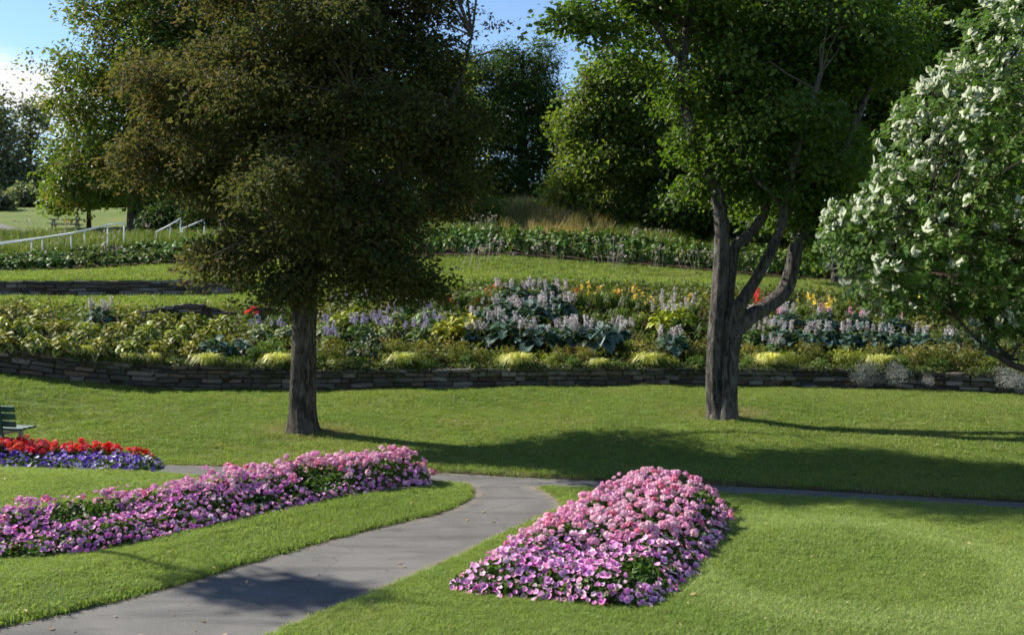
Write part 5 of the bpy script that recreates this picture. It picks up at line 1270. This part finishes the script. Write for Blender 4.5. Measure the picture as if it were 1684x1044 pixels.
rail('handrail end disappearing into the bronze crown', [(300, 396, 376), (336, 394, 362)], [(298, 377), (320, 368), (336, 361)], lambda u: 48.5)
for u, v, w, lb in ((176, 408, 1.1, 'pale concrete landing slab at the foot of the handrail post'), (291, 397, .7, 'small pale concrete block at the foot of the short handrail')):
    p = hit(u, v); o = ob('concrete_slab', MB().box((0, 0, .06), (w, .6, .16)).mesh('concrete_slab', M['concrete'], bevel=.015), None, p); tag(o, lb, 'slab')
def table():
    p = hit(108, 380); t = thing('picnic_table', p, 'grey wooden picnic table in the shade on the upper lawn', 'table', None, .25); top = MB()
    for i in range(5): ob('plank', MB().box((0, -.34 + .17 * i, .74), (1.9, .155, .045)).mesh('plank', M['grey_wood'], bevel=.006), t)
    for s in (-1, 1):
        ob('bench_seat', MB().box((0, s * .78, .44), (1.9, .27, .045)).mesh('bench_seat', M['grey_wood'], bevel=.006), t); mb = MB()
        mb.box((s * .7, 0, .68), (.09, .74, .09)); mb.box((s * .7, 0, .385), (.09, 1.8, .06)); mb.box((s * .7, -.45, .36), (.085, .09, .80), Matrix.Rotation(-.5, 3, 'X')); mb.box((s * .7, .45, .36), (.085, .09, .80), Matrix.Rotation(.5, 3, 'X')); ob('trestle', mb.mesh('trestle', M['grey_wood']), t)
table()
def tub():
    p = hit(430, 530); t = thing('planter_tub', p, 'dark round planter tub with red flowers left of the bronze trunk', 'planter'); V, Fc = tube([(0, 0, 0), (0, 0, .05), (0, 0, .38), (0, 0, .44), (0, 0, .44), (0, 0, .36)], [.24, .26, .33, .36, .31, .29], 20); ob('tub', MB().add(V, Fc).mesh('tub', M['dark_tub'], False), t)
    for i in range(8):
        o = ob('flower_head', UMB['red'][i % 3], t, (-.32 + .09 * (i % 4), -.25 - .1 * (i // 4), .34 + .05 * (i % 3) - .1 * (i // 4))); o.scale = (.09,) * 3
    ob('foliage', BUSH['midgreen'][0], t, (-.2, -.28, .02), 0, .55)
tub()
# path on the upper lawn
def upper_path():
    A = [(-260, 352), (-120, 358), (-40, 363), (0, 369), (30, 377), (60, 384), (84, 388)]; Bq = [(-260, 357), (-120, 365), (-40, 372), (0, 378), (22, 383), (45, 388), (70, 391)]; a = [hit(*p) for p in A]; b = [hit(*p) for p in Bq]
    a = spline(a, 4); b = spline(b, 4); V = []
    for p, q in zip(a, b):
        for k in range(4): m_ = p.lerp(q, k / 3); V.append((m_.x, m_.y, down(m_.x, m_.y, m_.z) + .05))
    n = len(a); me = mesh_np('path', np.array(V), grid_faces(n, 4), M['asphalt'], {'edge': np.zeros(len(V))}, True); struct('path', me)
upper_path()

# slim tree added out of frame, shaped to throw shade on the near path
bx, by = -11.6, 13.95
b_ = Vector((bx, by, down(bx, by)))
t_ = thing('added_shade_tree', b_, 'slim unseen tree added out of frame to shade the near path', 'tree')
me_, P_ = trunk_mesh('trunk', [(0, 0, -.2), (0, 0, 2.5), (.1, 0, 5.5), (.0, 0, 8.4)], [.06, .05, .04, .02], M['bark_a'], 10, .02, 91, 5); ob('trunk', me_, t_)
V_, F_, r_, c_ = clump_cloud([((0, 0, 7.3), (.5, .34, .8)), ((.1, 0, 6.8), (.4, .32, .5))], 44, 44, .3, .6, .3, 92, .6, .4, .7, .6, .3, .12, .6)
ob('crown', mesh_np('crown', V_, F_, M['leaf_maple'], {'rnd': r_}), t_)

def litter():
    g = np.random.default_rng(70); P = []
    while len(P) < 170:
        u, v = g.uniform(-20, 1700), g.uniform(650, 1060); h = hit(u, v)
        if h is None: continue
        if any(poly_sd(np.array([[h.x, h.y]]), k)[0] > -.02 for k in BEDS.values()): continue
        P.append((h.x, h.y, h.z + .05))
    P = np.array(P); on = path_sd(P[:, :2]) > 0; P[on, 2] = .012; n = len(P); L = g.uniform(.03, .075, n)
    V, Fc = leaf_quads(P, nrm(g.normal(size=(n, 3)) * .25 + np.array([0, 0, 1.0])), g.normal(size=(n, 3)), L, L * .6)
    M['dry_leaf'] = leaf_mat('dry_leaf', [(0, (.14, .09, .035)), (.5, (.30, .22, .10)), (1, (.42, .34, .16))], .15)
    tag(ob('fallen_leaves', mesh_np('fallen_leaves', V, Fc, M['dry_leaf'], {'rnd': np.repeat(g.uniform(0, 1, n), 4)})), 'scattered dry fallen leaves on lawn and path', kind='stuff')
litter()
